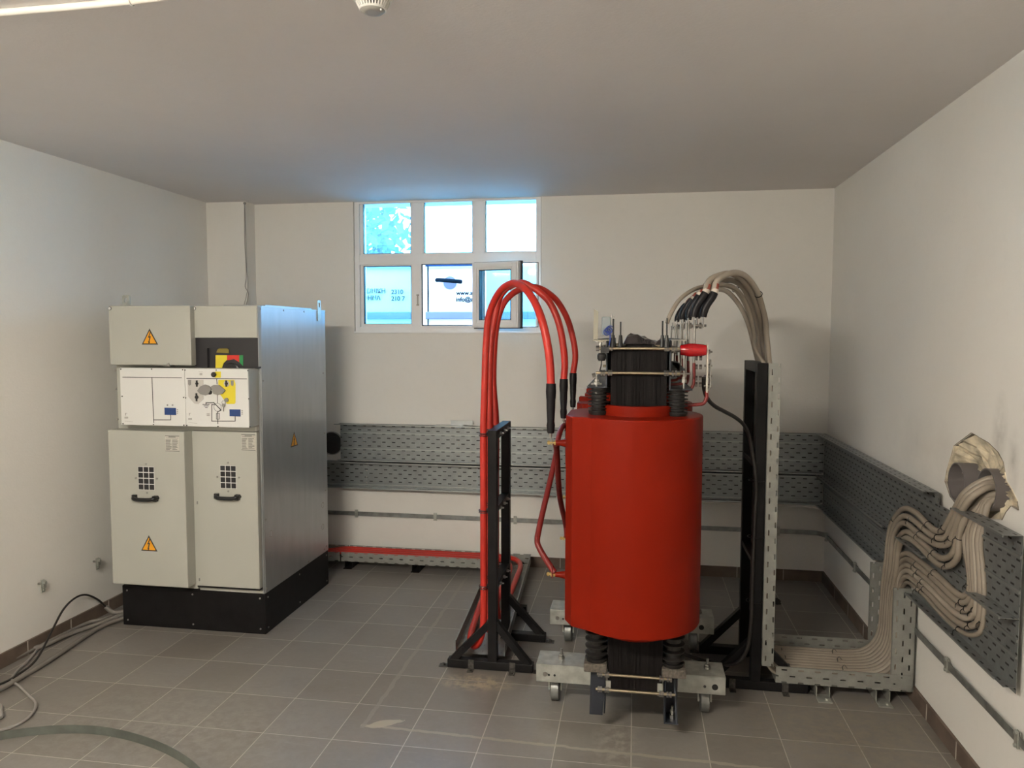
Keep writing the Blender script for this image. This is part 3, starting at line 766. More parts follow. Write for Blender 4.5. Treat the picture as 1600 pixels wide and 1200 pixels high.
obj('lamp_socket', mb, M['padlockgrey'], pa)
mb = MB(); 
for X0, par in ((222, pa), (620, pb_)):
    mb = MB()
    line(mb, [(X0+4, 822), (X0+4, 836)], 3, YC); line(mb, [(X0+3, 824), (X0+12, 822)], 2.5, YC)
    for k in range(3): line(mb, [(X0-2, 846+k*4+(par is pb_)*8), (X0+18, 846+k*4+(par is pb_)*8)], 2.4, YC)
    line(mb, [(X0-2, 872+(par is pb_)*8), (X0+50, 876+(par is pb_)*10)], 1, YC)
    obj('small_print', mb, M['greyink'], par)
mb = MB()
for k in range(3): line(mb, [(689, 573+k*5), (703, 573+k*5)], 3, YC); line(mb, [(734, 826+k*6), (748, 826+k*6)], 3, YC)
line(mb, [(682, 563), (708, 563)], 1.2, YC)
obj('small_print', mb, M['greyink'], pb_)
shape('grey_field', [(612,612),(712,614),(712,735),(680,765),(655,762),(618,720)], M['lightgrey'], pb_, .0010)
yf = shape('yellow_field', [(805,614),(905,614),(912,640),(912,757),(905,765),(860,765),(805,690)], M['yellow'], pb_, .0010)
shape('yellow_tag', [(785,562),(821,562),(821,601),(785,601)], M['yellow'], pb_, .0010)
shape('shutter', [(678,682),(697,655),(725,643),(750,652),(766,670),(748,702),(728,710),(698,703)], M['padlockgrey'], pb_, .010)
shape('shutter', [(762,655),(780,646),(815,647),(852,680),(835,700),(805,708),(778,700)], M['padlockgrey'], pb_, .008)
def knob(X, Y, r, d, mt, par=pb_): p = ay(YC, *C1(X, Y)); return obj('knob', MB().lathe(p, (0, -1, 0), [(0, r), (d*.8, r), (d, r*.85)], 24), mt, par)
knob(779, 581, .0135, .012, M['blackgloss']); knob(753, 692, .012, .006, M['blackgloss'])
ks = MB()
for (X, Y, r) in ((673, 637, .012), (857, 637, .012), (671, 722, .015)):
    p = ay(YC, *C1(X, Y)); ks.mat(0).lathe(p, (0, -1, 0), [(0, r*1.35), (.0015, r*1.35)], 22)
    ks.mat(1).lathe(V(p)+V((0, -.0015, 0)), (0, -1, 0), [(0, r*.65), (.006, r*.6)], 16)
    q = V(p)+V((0, -.002, 0)); ks.box((q.x-.0035, q.y-.006, q.z-r*1.4), (q.x+.0035, q.y, q.z+r*1.4))
obj('key_switch', ks, [M['lightgrey'], M['blackgloss']], pb_)
for (X, Y) in ((626, 633), (892, 636)):
    mb = MB(); flat(mb, YC, [C1(X-9, Y-18), C1(X+9, Y-18), C1(X+9, Y+10), C1(X, Y+18), C1(X-9, Y+8)], .002); obj('pictogram', mb, M['padlockgrey'], pb_)
mb = MB(); p = ay(YC, *C1(857, 740)); mb.lathe(p, (0, -1, 0), [(0, .012), (.006, .011)], 20); obj('key_lock', mb, M['padlockgrey'], pb_)
kl = MB(); kl.ring(V(p)+V((-.012, -.010, -.012)), (0, 1, 0), .010, .001, 16, 5)
c = ay(YC, *C1(842, 772)); kl.lathe((c.x, c.y-.009, c.z), (0, -1, 0), [(0, .009), (.002, .009)], 16); kl.box((c.x-.002, c.y-.011, c.z-.032), (c.x+.002, c.y-.009, c.z))
obj('key', kl, M['steel'], pb_)
mb = MB(); p = ay(YC, *C1(800, 785)); mb.ring(V(p)+V((0, -.001, 0)), (0, 1, 0), .021, .0008, 26, 5)
for X in (626, 888): pass
obj('earth_switch_window', mb, M['ink'], pb_)
sc = MB()
for X, Y in ((196,547),(388,547),(582,551),(204,717),(588,724),(210,888),(400,893),(590,897)): scr(sc, ay(YC, *C1(X, Y)), (0, -1, 0), .0033)
obj('panel_screw', sc, M['ink'], pa)
sc = MB()
for X, Y in ((597,553),(792,553),(990,556),(601,727),(995,732),(608,899),(803,905),(1003,908)): scr(sc, ay(YC, *C1(X, Y)), (0, -1, 0), .0033)
obj('panel_screw', sc, M['ink'], pb_)
sc = MB()
for X, Y in ((165,552),(168,671),(177,860)): scr(sc, ay(YC+.04, *C1(X, Y)), (0, -1, 0), .006)
obj('box_screw', sc, M['steel'], cbx)
# doors
dl0, dl1 = ay(YDL, 169, 672), ay(YDL, 297, 919)
dl = door('door', -2.815, ay(YDL, 288, 700).x, .273, 1.122, YDL, M['cab'])
dr = door('door', -2.372, -1.990, .262, 1.118, YDR, M['cab'])
obj('door_gasket', MB().box((-2.36, YDR+.006, .252), (-1.992, CY0+.012, .262)), M['black'], cab)
obj('centre_post', MB().box((-2.385, YDR+.012, .24), (-2.36, CY0+.012, 1.12)), M['cab'], cab)
obj('ledge', MB().box((-2.80, CY0-.03, 1.122), (-1.99, CY0+.012, 1.150)), M['cab'], cab, bevel=.002)
def C2(X, Y): return (140+X/4, 700+Y/4)
def grille(par, y, quad):
    """four corner pixels (tl, tr, br, bl)"""
    P = [ay(y, *C2(*q)) for q in quad]
    mb = MB(); tl, tr_, br, bl = P
    x0, x1, z1, z0 = (tl.x+bl.x)/2, (tr_.x+br.x)/2, tl.z, bl.z
    mb.mat(0).box((x0, y-.001, z0), (x1, y-.0004, z1))
    for i in range(3):
        for j in range(4):
            a = x0+(x1-x0)*(i+.06)/3; b = x0+(x1-x0)*(i+.92)/3; c = z0+(z1-z0)*(j+.06)/4; e = z0+(z1-z0)*(j+.92)/4
            mb.mat(1).box((a, y-.0016, c), (b, y-.001, e))
    return obj('vent_grille', mb, [M['panelw'], M['darkrec']], par)
grille(dl, YDL, [(303,114),(404,116),(408,262),(306,260)]); grille(dr, YDR, [(816,107),(915,108),(919,255),(818,251)])
for par, y, Q in ((dl, YDL, ((353,100),(289,188),(421,191),(360,279))), (dr, YDR, ((865,92),(799,180),(934,184),(868,270)))):
    sc = MB()
    for q in Q: scr(sc, ay(y, *C2(*q)), (0, -1, 0), .0055)
    obj('grille_screw', sc, M['steel'], par)
def handle(par, y, a, b):
    p, q = ay(y, *C2(*a)), ay(y, *C2(*b)); mb = MB()
    mb.tube([(p.x, y, p.z), (p.x+.004, y-.020, p.z-.002), (p.x+.025, y-.030, p.z-.006), (q.x-.03, y-.030, p.z-.006), (q.x-.008, y-.026, p.z), (q.x-.004, y, p.z)], .0105, 10, 4)
    mb.box((p.x-.008, y-.018, p.z-.014), (p.x+.014, y, p.z+.014)); mb.box((q.x-.022, y-.024, p.z-.017), (q.x, y, p.z+.013))
    h = obj('handle', mb, M['blackgloss'], par, bevel=.002)
    obj('handle_lock', MB().cyl((q.x-.011, y-.024, p.z), (q.x-.011, y-.028, p.z), .005, 12), M['steel'], h)
handle(dl, YDL, (284,306), (430,306)); handle(dr, YDR, (796,298), (942,298))
def plate(par, y, quad):
    P = [ay(y, *C1(*q)) for q in quad]; x0, x1, z1, z0 = P[0].x, P[1].x, P[0].z, P[2].z
    mb = MB().mat(0).box((x0, y-.001, z0), (x1, y, z1)); mb.mat(1)
    w_ = x1-x0; h_ = z1-z0
    def b(a, c, d_, e): mb.box((x0+w_*a, y-.0014, z0+h_*d_), (x0+w_*c, y-.001, z0+h_*e))
    b(.0, 1, .965, 1); b(0, 1, 0, .03); b(.25, .75, .90, .935); b(.05, .95, .84, .86)
    rr = random.Random(int(w_*1e6))
    for k in range(10): b(.04, .04+rr.uniform(.25, .42), .10+k*.07, .10+k*.07+.022); b(.5, .5+rr.uniform(.2, .45), .10+k*.07, .10+k*.07+.022); b(0, 1, .085+k*.07, .09+k*.07)
    return obj('rating_plate', mb, [M['paper'], M['ink']], par)
plate(dl, YDL, [(472,962),(560,962),(562,1062)]); plate(dr, YDR, [(948,955),(1036,955),(1038,1055)])
c_ = C2(372, 595); sign_front(c_[0], c_[1], 24.5, YDL, dl)
c = at(0, CX1+.002, 459.5, 686); hh = at(0, CX1, 459.5, 674).z-at(0, CX1, 459.5, 697).z
tri_sign(0, 0, hh, lambda u, v, d: (CX1+.002+d, c.y+u, c.z+v), side)
hg = MB()
for q in ((674,342),(687,822)): p = ay(YDR, *C2(*q)); hg.box((p.x-.003, YDR-.003, p.z-.008), (p.x+.003, YDR+.02, p.z+.008))
obj('hinge', hg, M['padlockgrey'], dr)
p = ay(YDR, *C2(693, 874)); mb = MB(); scr(mb, (p.x, CY0, p.z), (0, -1, 0), .007); obj('ground_screw', mb, M['steel'], cab)

# ------------------------------------------------------------------ transformer
TY = (3.06, 3.62, 4.18)
tf = thing('transformer', 'dry type transformer with red cast resin coils on roller beams', 'transformer', (0, 3.6, 0))
XC = .0135
co = MB()
steps = [(.050, .118), (.078, .104), (.098, .082), (.108, .058)]
for (hx_, hz) in steps:
    # limbs: stepped section; yokes: stepped section
    for ty in TY: co.box((XC-hx_, ty-hz*.6, .30), (XC+hx_, ty+hz*.6, 1.50))
    zc = 1.515; co.box((XC-hx_, TY[0]-hz*.55, zc-hz*.75), (XC+hx_, TY[2]+hz*.55, zc+hz*.75))
    zc = .300; co.box((XC-hx_, TY[0]-hz*.55, zc-hz*.85), (XC+hx_, TY[2]+hz*.55, zc+hz*.85))
# outer face of the front limb: stacked laminations seen end on
co.box((XC-.106, 2.985, .205), (XC+.106, 3.02, .43)); co.box((XC-.106, 2.985, 1.30), (XC+.106, 3.02, 1.595))
rl = random.Random(4); x = XC-.104
while x < XC+.10:
    wd = rl.choice((.004, .006, .010, .016, .024)); dp = rl.uniform(.0, .009)
    co.box((x, 2.985-dp, .207), (x+wd-.0016, 2.99, .43)); co.box((x, 2.985-dp, 1.30), (x+wd-.0016, 2.99, 1.592)); x += wd
obj('core', co, M['core'], tf)
def coil_profile(r, bx, bh):
    P = []; 
    for k in range(-56, 57):
        t = math.radians(k*2.32); P.append((XC-.005+r*math.cos(t), r*math.sin(t)))
    P.append((bx+.030, bh+.062)); P.append((bx, bh)); P.append((bx, -bh)); P.append((bx+.030, -bh-.062)); return P
def term(par, y, z, bolt=True, base=.018):
    mb = MB().mat(0).lathe((-.27, y, z), (-1, 0, 0), [(0, base), (.030, base*.66), (.046, base*.60)], 20)
    if bolt:
        mb.mat(1).nut((-.316, y, z), (-.324, y, z), .010).cyl((-.316, y, z), (-.352, y, z), .004, 10).nut((-.330, y, z), (-.337, y, z), .0105).nut((-.341, y, z), (-.350, y, z), .009)
    return obj('terminal', mb, [M['resin'], M['brass']], par)
for i, ty in enumerate(TY):
    P = [(a, ty+b) for a, b in coil_profile(.262, -.266, .10)]
    mb = MB().prism(P, 2, .490, 1.325)
    for k in range(len(mb.sm)-len(P), len(mb.sm)): mb.sm[k] = False
    c_ = obj('coil', mb, M['resin'], tf, bevel=.006)
    obj('inner_winding', MB().lathe((XC, ty, .44), (0, 0, 1), [(0, .120), (0, .150), (.925, .150), (.925, .125)], 40, cap=False), M['resin'], c_)
    term(c_, ty, 1.197); term(c_, ty, .645); term(c_, ty, .85, True, .011) if i else None
    if i: obj('lead_boss', MB().box((-.262, ty-.03, 1.31), (-.19, ty+.03, 1.345)), M['resin'], c_, bevel=.004)
# delta connection rods
dr_ = MB()
dr_.tube([(-.318, 3.055, .655), (-.330, 3.06, .668), (-.392, 3.09, .755), (-.398, 3.12, .79), (-.352, 3.38, 1.08), (-.345, 3.47, 1.17), (-.335, 3.56, 1.205), (-.322, 3.61, 1.205)], .0125, 12, 6)
obj('delta_connection', dr_, M['redrod'], tf)
dr_ = MB(); dr_.tube([(-.318, 3.615, .65), (-.325, 3.64, .70), (-.335, 3.42, .90), (-.322, 3.16, 1.14), (-.318, 3.075, 1.19)], .0125, 12, 6)
obj('delta_connection', dr_, M['redrod'], tf)
dr_ = MB(); dr_.tube([(-.318, 4.175, .65), (-.34, 4.18, .70), (-.35, 4.0, .95), (-.33, 3.75, 1.15), (-.322, 3.64, 1.19)], .0125, 12, 6)
obj('delta_connection', dr_, M['redrod'], tf)
for y, z in ((3.055, .655), (3.61, 1.2)):
    obj('connection_lug', MB().box((-.330, y-.012, z-.022), (-.326, y+.012, z+.03)), M['redrod'], tf, bevel=.001)
# ribbed insulators
def ribbed(x, y, z0, z1, r=.041, n_=6, flare_top=False):
    prof = [(0, r*.9), (.012, r), (.016, r)]
    h = z1-z0; s0 = .018; pitch = (h-s0-.008)/n_
    for k in range(n_):
        b = s0+k*pitch; prof += [(b, r*.70), (b+pitch*.30, r*.70), (b+pitch*.45, r*1.04), (b+pitch*.60, r*1.04), (b+pitch*.80, r*.70)]
    prof += [(h-.006, r*.75), (h, r*.75)]
    return obj('insulator', MB().lathe((x, y, z0), (0, 0, 1), prof, 28), M['rubber'], tf)
IX0, IX1 = -.140, .165
for y in (3.0, 3.62, 4.24):
    ribbed(IX0, y, 1.325, 1.432); ribbed(IX1, y, 1.325, 1.432)
    ribbed(IX0, y, .318, .490, .044, 5); ribbed(IX1, y, .318, .490, .044, 5)
    pd = MB().box((IX0-.048, y-.045, .284), (IX0+.044, y+.045, .320)); obj('insulator_pad', pd, M['rustpad'], tf, bevel=.004)
    pd = MB().box((IX1-.044, y-.045, .284), (IX1+.050, y+.045, .320)); obj('insulator_pad', pd, M['rustpad'], tf, bevel=.004)
# clamping frames
y0_, y1_ = 2.975, 4.27
cl = MB().box((-.112, y0_, 1.436), (-.106, y1_, 1.625)).box((-.186, y0_+.0, 1.432), (-.106, y1_, 1.438)).box((-.165, y0_+.06, 1.617), (-.106, y1_-.05, 1.623))
obj('clamp_frame', cl, M['darkplate'], tf, bevel=.0015)
cl = MB().box((.133, y0_, 1.430), (.139, y1_, 1.62)).box((.133, y0_, 1.426), (.222, y1_, 1.432)).box((.139, y0_+.03, 1.618), (.205, y1_-.05, 1.624))
obj('clamp_frame', cl, M['darkplate'], tf, bevel=.0015)
cl = MB().box((-.112, y0_+.02, .20), (-.106, y1_, .284)).box((-.188, y0_+.03, .279), (-.106, y1_, .285))
obj('clamp_frame', cl, M['darkplate'], tf, bevel=.0015)
cl = MB().box((.133, y0_+.02, .20), (.139, y1_, .284)).box((.133, y0_+.03, .279), (.212, y1_, .285))
obj('clamp_frame', cl, M['darkplate'], tf, bevel=.0015)
# feet in front of the beam
ft = MB().add([(-.162, 2.99, .284), (-.104, 2.99, .284), (-.112, 2.99, .092), (-.166, 2.99, .092), (-.162, 2.996, .284), (-.104, 2.996, .284), (-.112, 2.996, .092), (-.166, 2.996, .092)], [(0,1,2,3),(4,7,6,5),(0,4,5,1),(1,5,6,2),(2,6,7,3),(3,7,4,0)])
ft.box((-.108, 2.99, .10), (-.103, 3.10, .284)); obj('foot', ft, M['darkplate'], tf, bevel=.002)
ft = MB().box((.133, 2.985, .080), (.139, 3.09, .284)).box((.139, 3.07, .080), (.190, 3.076, .284)).box((.133, 2.985, .080), (.190, 3.075, .086))
ft.add([(.180, 2.985, .086), (.188, 2.985, .086), (.176, 3.07, .284), (.168, 3.07, .284), (.180, 3.07, .086), (.188, 3.07, .086)], [(0,1,2,3), (0,3,4), (1,5,2), (0,4,5,1)])
foot2 = obj('foot', ft, M['darkplate'], tf, bevel=.002)
mb = MB().nut((.168, 3.03, .086), (.168, 3.03, .100), .013).cyl((.168, 3.03, .086), (.168, 3.03, .135), .0055, 10).nut((.168, 3.03, .108), (.168, 3.03, .118), .011)
obj('foot_bolt', mb, M['steel'], foot2)
# tie rods with nuts
def tierod(z, y, x0, x1):
    rd = obj('tie_rod', MB().cyl((x0, y, z), (x1, y, z), .0058, 14), M['rod'], tf)
    nb = MB()
    for a in (-.104, -.094, -.122, -.132): nb.nut((a, y, z), (a+.008, y, z), .0125)
    for a in (.122, .112, .141, .153): nb.nut((a, y, z), (a+.008, y, z), .0125)
    obj('nut', nb, M['steel'], rd)
tierod(1.588, 2.962, -.150, .170); tierod(1.492, 2.962, -.150, .172); tierod(.275, 2.968, -.135, .160); tierod(.212, 2.968, -.140, .175)
for z in (1.588, 1.492):
    for y in (3.62, 4.25): 
        obj('tie_rod', MB().cyl((-.15, y, z), (.17, y, z), .0058, 10), M['rod'], tf)
obj('core_spacer', MB().box((-.099, 2.975, .20), (-.080, 3.0, .245)).box((.105, 2.975, .198), (.124, 3.0, .25)), M['galvlight'], tf)
# roller beams
for k, (ya, yb, xa, xb) in enumerate(((3.19, 3.335, -.412, .396), (3.85, 3.995, -.425, .415))):
    bm_ = MB().box((xa, ya, .192), (xb, yb, .199)).box((xa, ya, .118), (xb, ya+.007, .199)).box((xa, yb-.007, .118), (xb, yb, .199)).box((xa, ya, .118), (xb, ya+.03, .124)).box((xa, yb-.03, .118), (xb, yb, .124))
    bmo = obj('beam', bm_, M['galvlight'], tf, bevel=.004)
    hb_ = MB()
    for (x_, r_) in ((.310, .006), (.352, .013), (-.355, .005), (-.33, .005)): hb_.cyl((x_, ya-.0012, .152), (x_, ya+.001, .152), r_, 18)
    obj('bolt_hole', hb_, M['blackgloss'], bmo)
    bb = MB()
    for x_ in (xa+.105, xb-.07): bb.nut((x_, (ya+yb)/2, .199), (x_, (ya+yb)/2, .210), .015).nut((x_, (ya+yb)/2, .212), (x_, (ya+yb)/2, .220), .012).cyl((x_, (ya+yb)/2, .199), (x_, (ya+yb)/2, .244), .006, 10)
    bb.cyl((xa+.04, ya-.004, .155), (xa+.04, ya, .155), .010, 12)
    obj('bolt', bb, M['steel'], bmo)
    for x_ in (-.335, .318):
        wy = (ya+yb)/2+.02
        rl_ = obj('roller', MB().lathe((x_-.02, wy, .055), (1, 0, 0), [(0, .045), (.004, .055), (.036, .055), (.040, .045)], 28), M['galvdark'], tf)
        obj('axle', MB().cyl((x_-.028, wy, .055), (x_+.028, wy, .055), .012, 12).box((x_-.03, wy-.02, .05), (x_-.024, wy+.02, .13)).box((x_+.024, wy-.02, .05), (x_+.03, wy+.02, .13)), M['galvlight'], rl_)
# low voltage bars
def lvbar(y, x, z1, par=tf, zb=1.42, inn=.10, red=.06):
    b1 = MB(); b1.tube([(x, y, z1), (x, y, zb+.05+red)], .0048, 8, 1)
    o = obj('busbar', b1, M['steel'], par)
    b2 = MB(); b2.tube([(x, y, zb+.05+red), (x, y, zb+.03), (x-.012, y, zb+.006), (x-.035, y, zb), (x-inn, y, zb)], .0062, 8, 5)
    obj('painted_end', b2, M['redrod'], o); return o
LVX = {3.06: .232, 3.30: .226, 3.62: .218, 4.18: .226}
for y, x in LVX.items():
    o = lvbar(y, x, 1.70)
    b = MB().box((x-.028, y-.022, 1.668), (x-.024, y+.022, 1.708)).cyl((x-.03, y, 1.678), (x+.045, y, 1.678), .005, 10).nut((x+.018, y, 1.678), (x+.026, y, 1.678), .012).nut((x-.02, y, 1.678), (x-.012, y, 1.678), .012)
    obj('lug_bolt', b, M['steel'], o)
    lvbar(y, x-.032, 1.69, zb=1.445, inn=.07, red=-.03)
front = MB().box((.278, 3.025, 1.415), (.284, 3.055, 1.605)); fo = obj('front_busbar', front, mat('pale_busbar', (.62, .58, .50), .4, .4), tf, bevel=.001)
b2 = MB(); b2.tube([(.281, 3.04, 1.42), (.281, 3.04, 1.395), (.270, 3.04, 1.372), (.245, 3.04, 1.366), (.13, 3.04, 1.362)], .0075, 10, 5); obj('painted_end', b2, M['redrod'], fo)
nb = MB()
for z in (1.575, 1.52, 1.48, 1.44): nb.nut((.284, 3.04, z), (.292, 3.04, z), .009).cyl((.27, 3.04, z), (.300, 3.04, z), .004, 8)
for z in (1.55, 1.515, 1.47, 1.445): nb.nut((.252, 3.05, z), (.262, 3.05, z), .010).nut((.238, 3.06, z), (.246, 3.06, z), .010)
obj('busbar_bolt', nb, M['steel'], fo)
obj('busbar_plate', MB().box((.291, 3.03, 1.432), (.296, 3.052, 1.545)), M['steel'], fo)
obj('support_insulator', MB().lathe((.176, 3.035, 1.582), (1, 0, 0), [(0, .018), (.004, .021), (.020, .0225), (.034, .026), (.052, .026), (.066, .0245), (.090, .0225), (.100, .020)], 28), M['redins'], tf)
nb = MB().nut((.141, 3.035, 1.582), (.150, 3.035, 1.582), .014).nut((.152, 3.035, 1.582), (.162, 3.035, 1.582), .016).cyl((.139, 3.035, 1.582), (.178, 3.035, 1.582), .010, 12)
nb.box((.139, 3.0, 1.618), (.200, 3.07, 1.623)).box((.150, 3.03, 1.600), (.156, 3.05, 1.620)).box((.170, 3.03, 1.60), (.178, 3.05, 1.62))
nb.cyl((.15, 3.0, 1.49), (.215, 3.0, 1.49), .004, 8).nut((.165, 3.0, 1.49), (.176, 3.0, 1.49), .011).nut((.19, 3.0, 1.455), (.19, 3.0, 1.468), .011).nut((.19, 3.0, 1.47), (.19, 3.0, 1.478), .009).cyl((.19, 3.0, 1.432), (.19, 3.0, 1.50), .004, 8)
obj('bracket', nb, M['steel'], tf)
tb = MB().box((.14, 3.02, 1.475), (.175, 3.15, 1.53))
for k in range(6): tb.box((.14+.005*k, 3.02, 1.53-.006*k), (.165+.006*k, 3.04+.02*k, 1.538-.006*k))
obj('terminal_block', tb, M['gasket'], tf)
# left fittings
fp = MB().add([tuple(ay(2.95, *q)) for q in ((928, 483), (935, 487), (934, 530), (927, 530))]+[tuple(ay(2.99, *q)) for q in ((928, 483), (935, 487), (934, 530), (927, 530))], [(0,1,2,3),(4,7,6,5),(0,4,5,1),(1,5,6,2),(2,6,7,3),(3,7,4,0)])
fp.box((-.164, 2.955, 1.618), (-.098, 2.985, 1.622)).box((-.150, 2.955, 1.612), (-.120, 2.975, 1.618)); obj('name_bracket', fp, M['bracketpaint'], tf)
bx = obj('junction_box', MB().box((-.130, 2.965, 1.640), (-.094, 3.06, 1.712)), M['plasticgrey'], tf, bevel=.004)
bw = MB(); rr = random.Random(9)
for k in range(3): bw.ring((-.108+.006*k, 2.955, 1.652+.006*k), (.3*k-.3, 1, .3), .013, .0022, 14, 5)
bw.tube([(-.115, 2.955, 1.655), (-.098, 2.95, 1.645), (-.096, 2.955, 1.620), (-.10, 2.97, 1.60)], .003, 6, 4)
obj('blue_wire', bw, M['bluewire'], bx)
obj('box_clip', MB().box((-.094, 2.97, 1.635), (-.090, 3.0, 1.722)).box((-.092, 2.975, 1.708), (-.078, 2.985, 1.712)), M['steel'], bx)
for (x_, y_, z_, r_) in ((-.084, 2.95, 1.704, .0035), (-.056, 2.96, 1.692, .0028), (.104, 2.96, 1.695, .0032), (.120, 2.95, 1.706, .0028)):
    obj('threaded_rod', MB().cyl((x_, y_, 1.595), (x_, y_, z_), r_, 8).cyl((x_, y_, 1.595), (x_, y_, 1.64), .010, 8, .006), M['blackgloss'], tf)
mb = MB().lathe((-.128, 2.95, 1.540), (0, 0, 1), [(0, .012), (.008, .017), (.024, .017), (.030, .012)], 12).box((-.132, 2.948, 1.57), (-.10, 2.956, 1.592)).tube([(-.128, 2.95, 1.54), (-.130, 2.95, 1.52), (-.135, 2.96, 1.50)], .0025, 6, 3)
obj('sensor', mb, M['blackgloss'], tf)
mb = MB().nut((-.148, 2.975, 1.446), (-.148, 2.975, 1.456), .012).nut((-.148, 2.975, 1.458), (-.148, 2.975, 1.466), .009).cyl((-.148, 2.975, 1.438), (-.148, 2.975, 1.478), .0045, 8).nut((-.165, 2.975, 1.480), (-.152, 2.975, 1.484), .009).box((-.17, 2.99, 1.444), (-.13, 3.03, 1.449))
mb.nut((-.138, 2.96, 1.588), (-.150, 2.96, 1.588), .011).box((-.150, 2.95, 1.612), (-.14, 2.96, 1.617)).nut((-.133, 2.95, 1.601), (-.133, 2.95, 1.612), .007)
obj('frame_bolt', mb, M['steel'], tf)
# crumpled dark film on the upper yoke
bg_ = MB(); rr = random.Random(12); NX, NY = 12, 5; base = len(bg_.v); vs = []
for i in range(NX+1):
    for j in range(NY+1):
        u = i/NX; v = j/NY; h = .035*math.sin(PI*min(1, u*1.4)**.6)*math.sin(PI*(.15+.7*v))+rr.uniform(0, .012)+.010*u
        vs.append((-.045+.165*u, 2.985+.14*v, 1.603+h*(1 if 0 < v < 1 else .15)))
bg_.add(vs, [(i*(NY+1)+j, (i+1)*(NY+1)+j, (i+1)*(NY+1)+j+1, i*(NY+1)+j+1) for i in range(NX) for j in range(NY)])
bo_ = obj('film_wrap', bg_, M['bag'], tf); sd = bo_.modifiers.new('solid', 'SOLIDIFY'); sd.thickness = .002
# ------------------------------------------------------------------ cable stands
def stand(root, xa, xb, ys, top, rungs, feet, foot_h=.045, skip=()):
    """two square posts one behind the other, rungs between them, braced feet across"""
    xm_ = (xa+xb)/2; w_ = xb-xa
    for k, y in enumerate(ys):
        obj('post', MB().box((xa, y, foot_h if k == 0 else .0), (xb, y+.045, top)), M['black'], root, bevel=.003)
        f0, f1 = feet[k]
        fb = obj('foot_bar', MB().box((f0, y, .003), (f1, y+.045, foot_h)), M['black'], root, bevel=.003)
        tb_ = MB()
        for (q, sgn) in ((f0, -1), (f1, 1)):
            if (k, sgn) in skip: continue
            tb_.box((q, y+.005, 0), (q+sgn*.045, y+.04, .004)).nut((q+sgn*.024, y+.022, .004), (q+sgn*.024, y+.022, .012), .009)
        if k == 0:
            for q in (f0+.12, f1-.10):
                tb_.box((q-.014, y-.003, 0), (q+.014, y+.0, .05)).box((q-.014, y-.035, 0), (q+.014, y, .004)).nut((q, y-.018, .004), (q, y-.018, .010), .008)
        if tb_.v: obj('floor_bracket', tb_, M['bracketdark'], fb)
        for sgn in (-1, 1):
            if (k, sgn) in skip: continue
            e = f0+.02 if sgn < 0 else f1-.02; s_ = xa+.01 if sgn < 0 else xb-.01
            obj('brace', MB().bar((s_, y+.0225, .235), (e, y+.0225, foot_h-.012), .038, .034, (0, 0, 1)), M['black'], root, bevel=.002)
    obj('top_rail', MB().box((xa, ys[0]+.045, top-.045), (xb, ys[1], top)), M['black'], root, bevel=.003)
    for z in rungs:
        obj('rung', MB().box((xa+.002, ys[0]+.045, z-.02), (xb-.002, ys[1], z+.004)), M['black'], root, bevel=.002)
ls = thing('cable_stand', 'low black steel stand holding the red cables, left of the transformer', 'cable stand', (-.67, 3.7, 0))
stand(ls, -.692, -.647, (3.51, 3.88), 1.183, (.80, .42), ((-.895, -.470), (-.72, -.452)), skip=((1, -1),))
bt = MB()
for z in (1.16, .79, .41):
    for y in (3.60, 3.70, 3.80): bt.nut((-.647, y, z), (-.637, y, z), .0085).cyl((-.647, y, z), (-.627, y, z), .004, 8)
obj('bolt', bt, M['steel'], ls)
for z in (1.165, .79, .415):
    for y in (3.535, 3.70, 3.865):
        cm = MB().ring((-.7155, y, z), (0, 0, 1), .0235, .0028, 20, 6).box((-.700, y-.010, z-.008), (-.690, y+.010, z+.008))
        cm.ring((-.7155, y, z-.010), (0, 0, 1), .0235, .0022, 20, 6)
        obj('cable_clamp', cm, M['blackgloss'], ls)
rs = thing('cable_stand', 'tall black steel stand carrying the beige cables, right of the transformer', 'cable stand', (.57, 3.7, 0))
stand(rs, .545, .590, (3.51, 3.88), 1.515, (1.05, .60), ((.345, .800), (.345, .700)))
# vertical tray fixed to the tall stand
tv = MB()
tv.sheet((.594, 3.505, .13), (0, 0, 1), (0, 1, 0), 1.385, .395, .0015)
tv.sheet((.594, 3.500, .125), (0, 0, 1), (1, 0, 0), 1.39, .050, .0015, 0, .0)
tv.sheet((.594, 3.900, .125), (0, 0, 1), (1, 0, 0), 1.39, .050, .0015, 0, .0)
tray_v = tag(obj('cable_tray', tv, M['perflight']), 'upright perforated tray fixed along the tall black stand', 'cable tray')

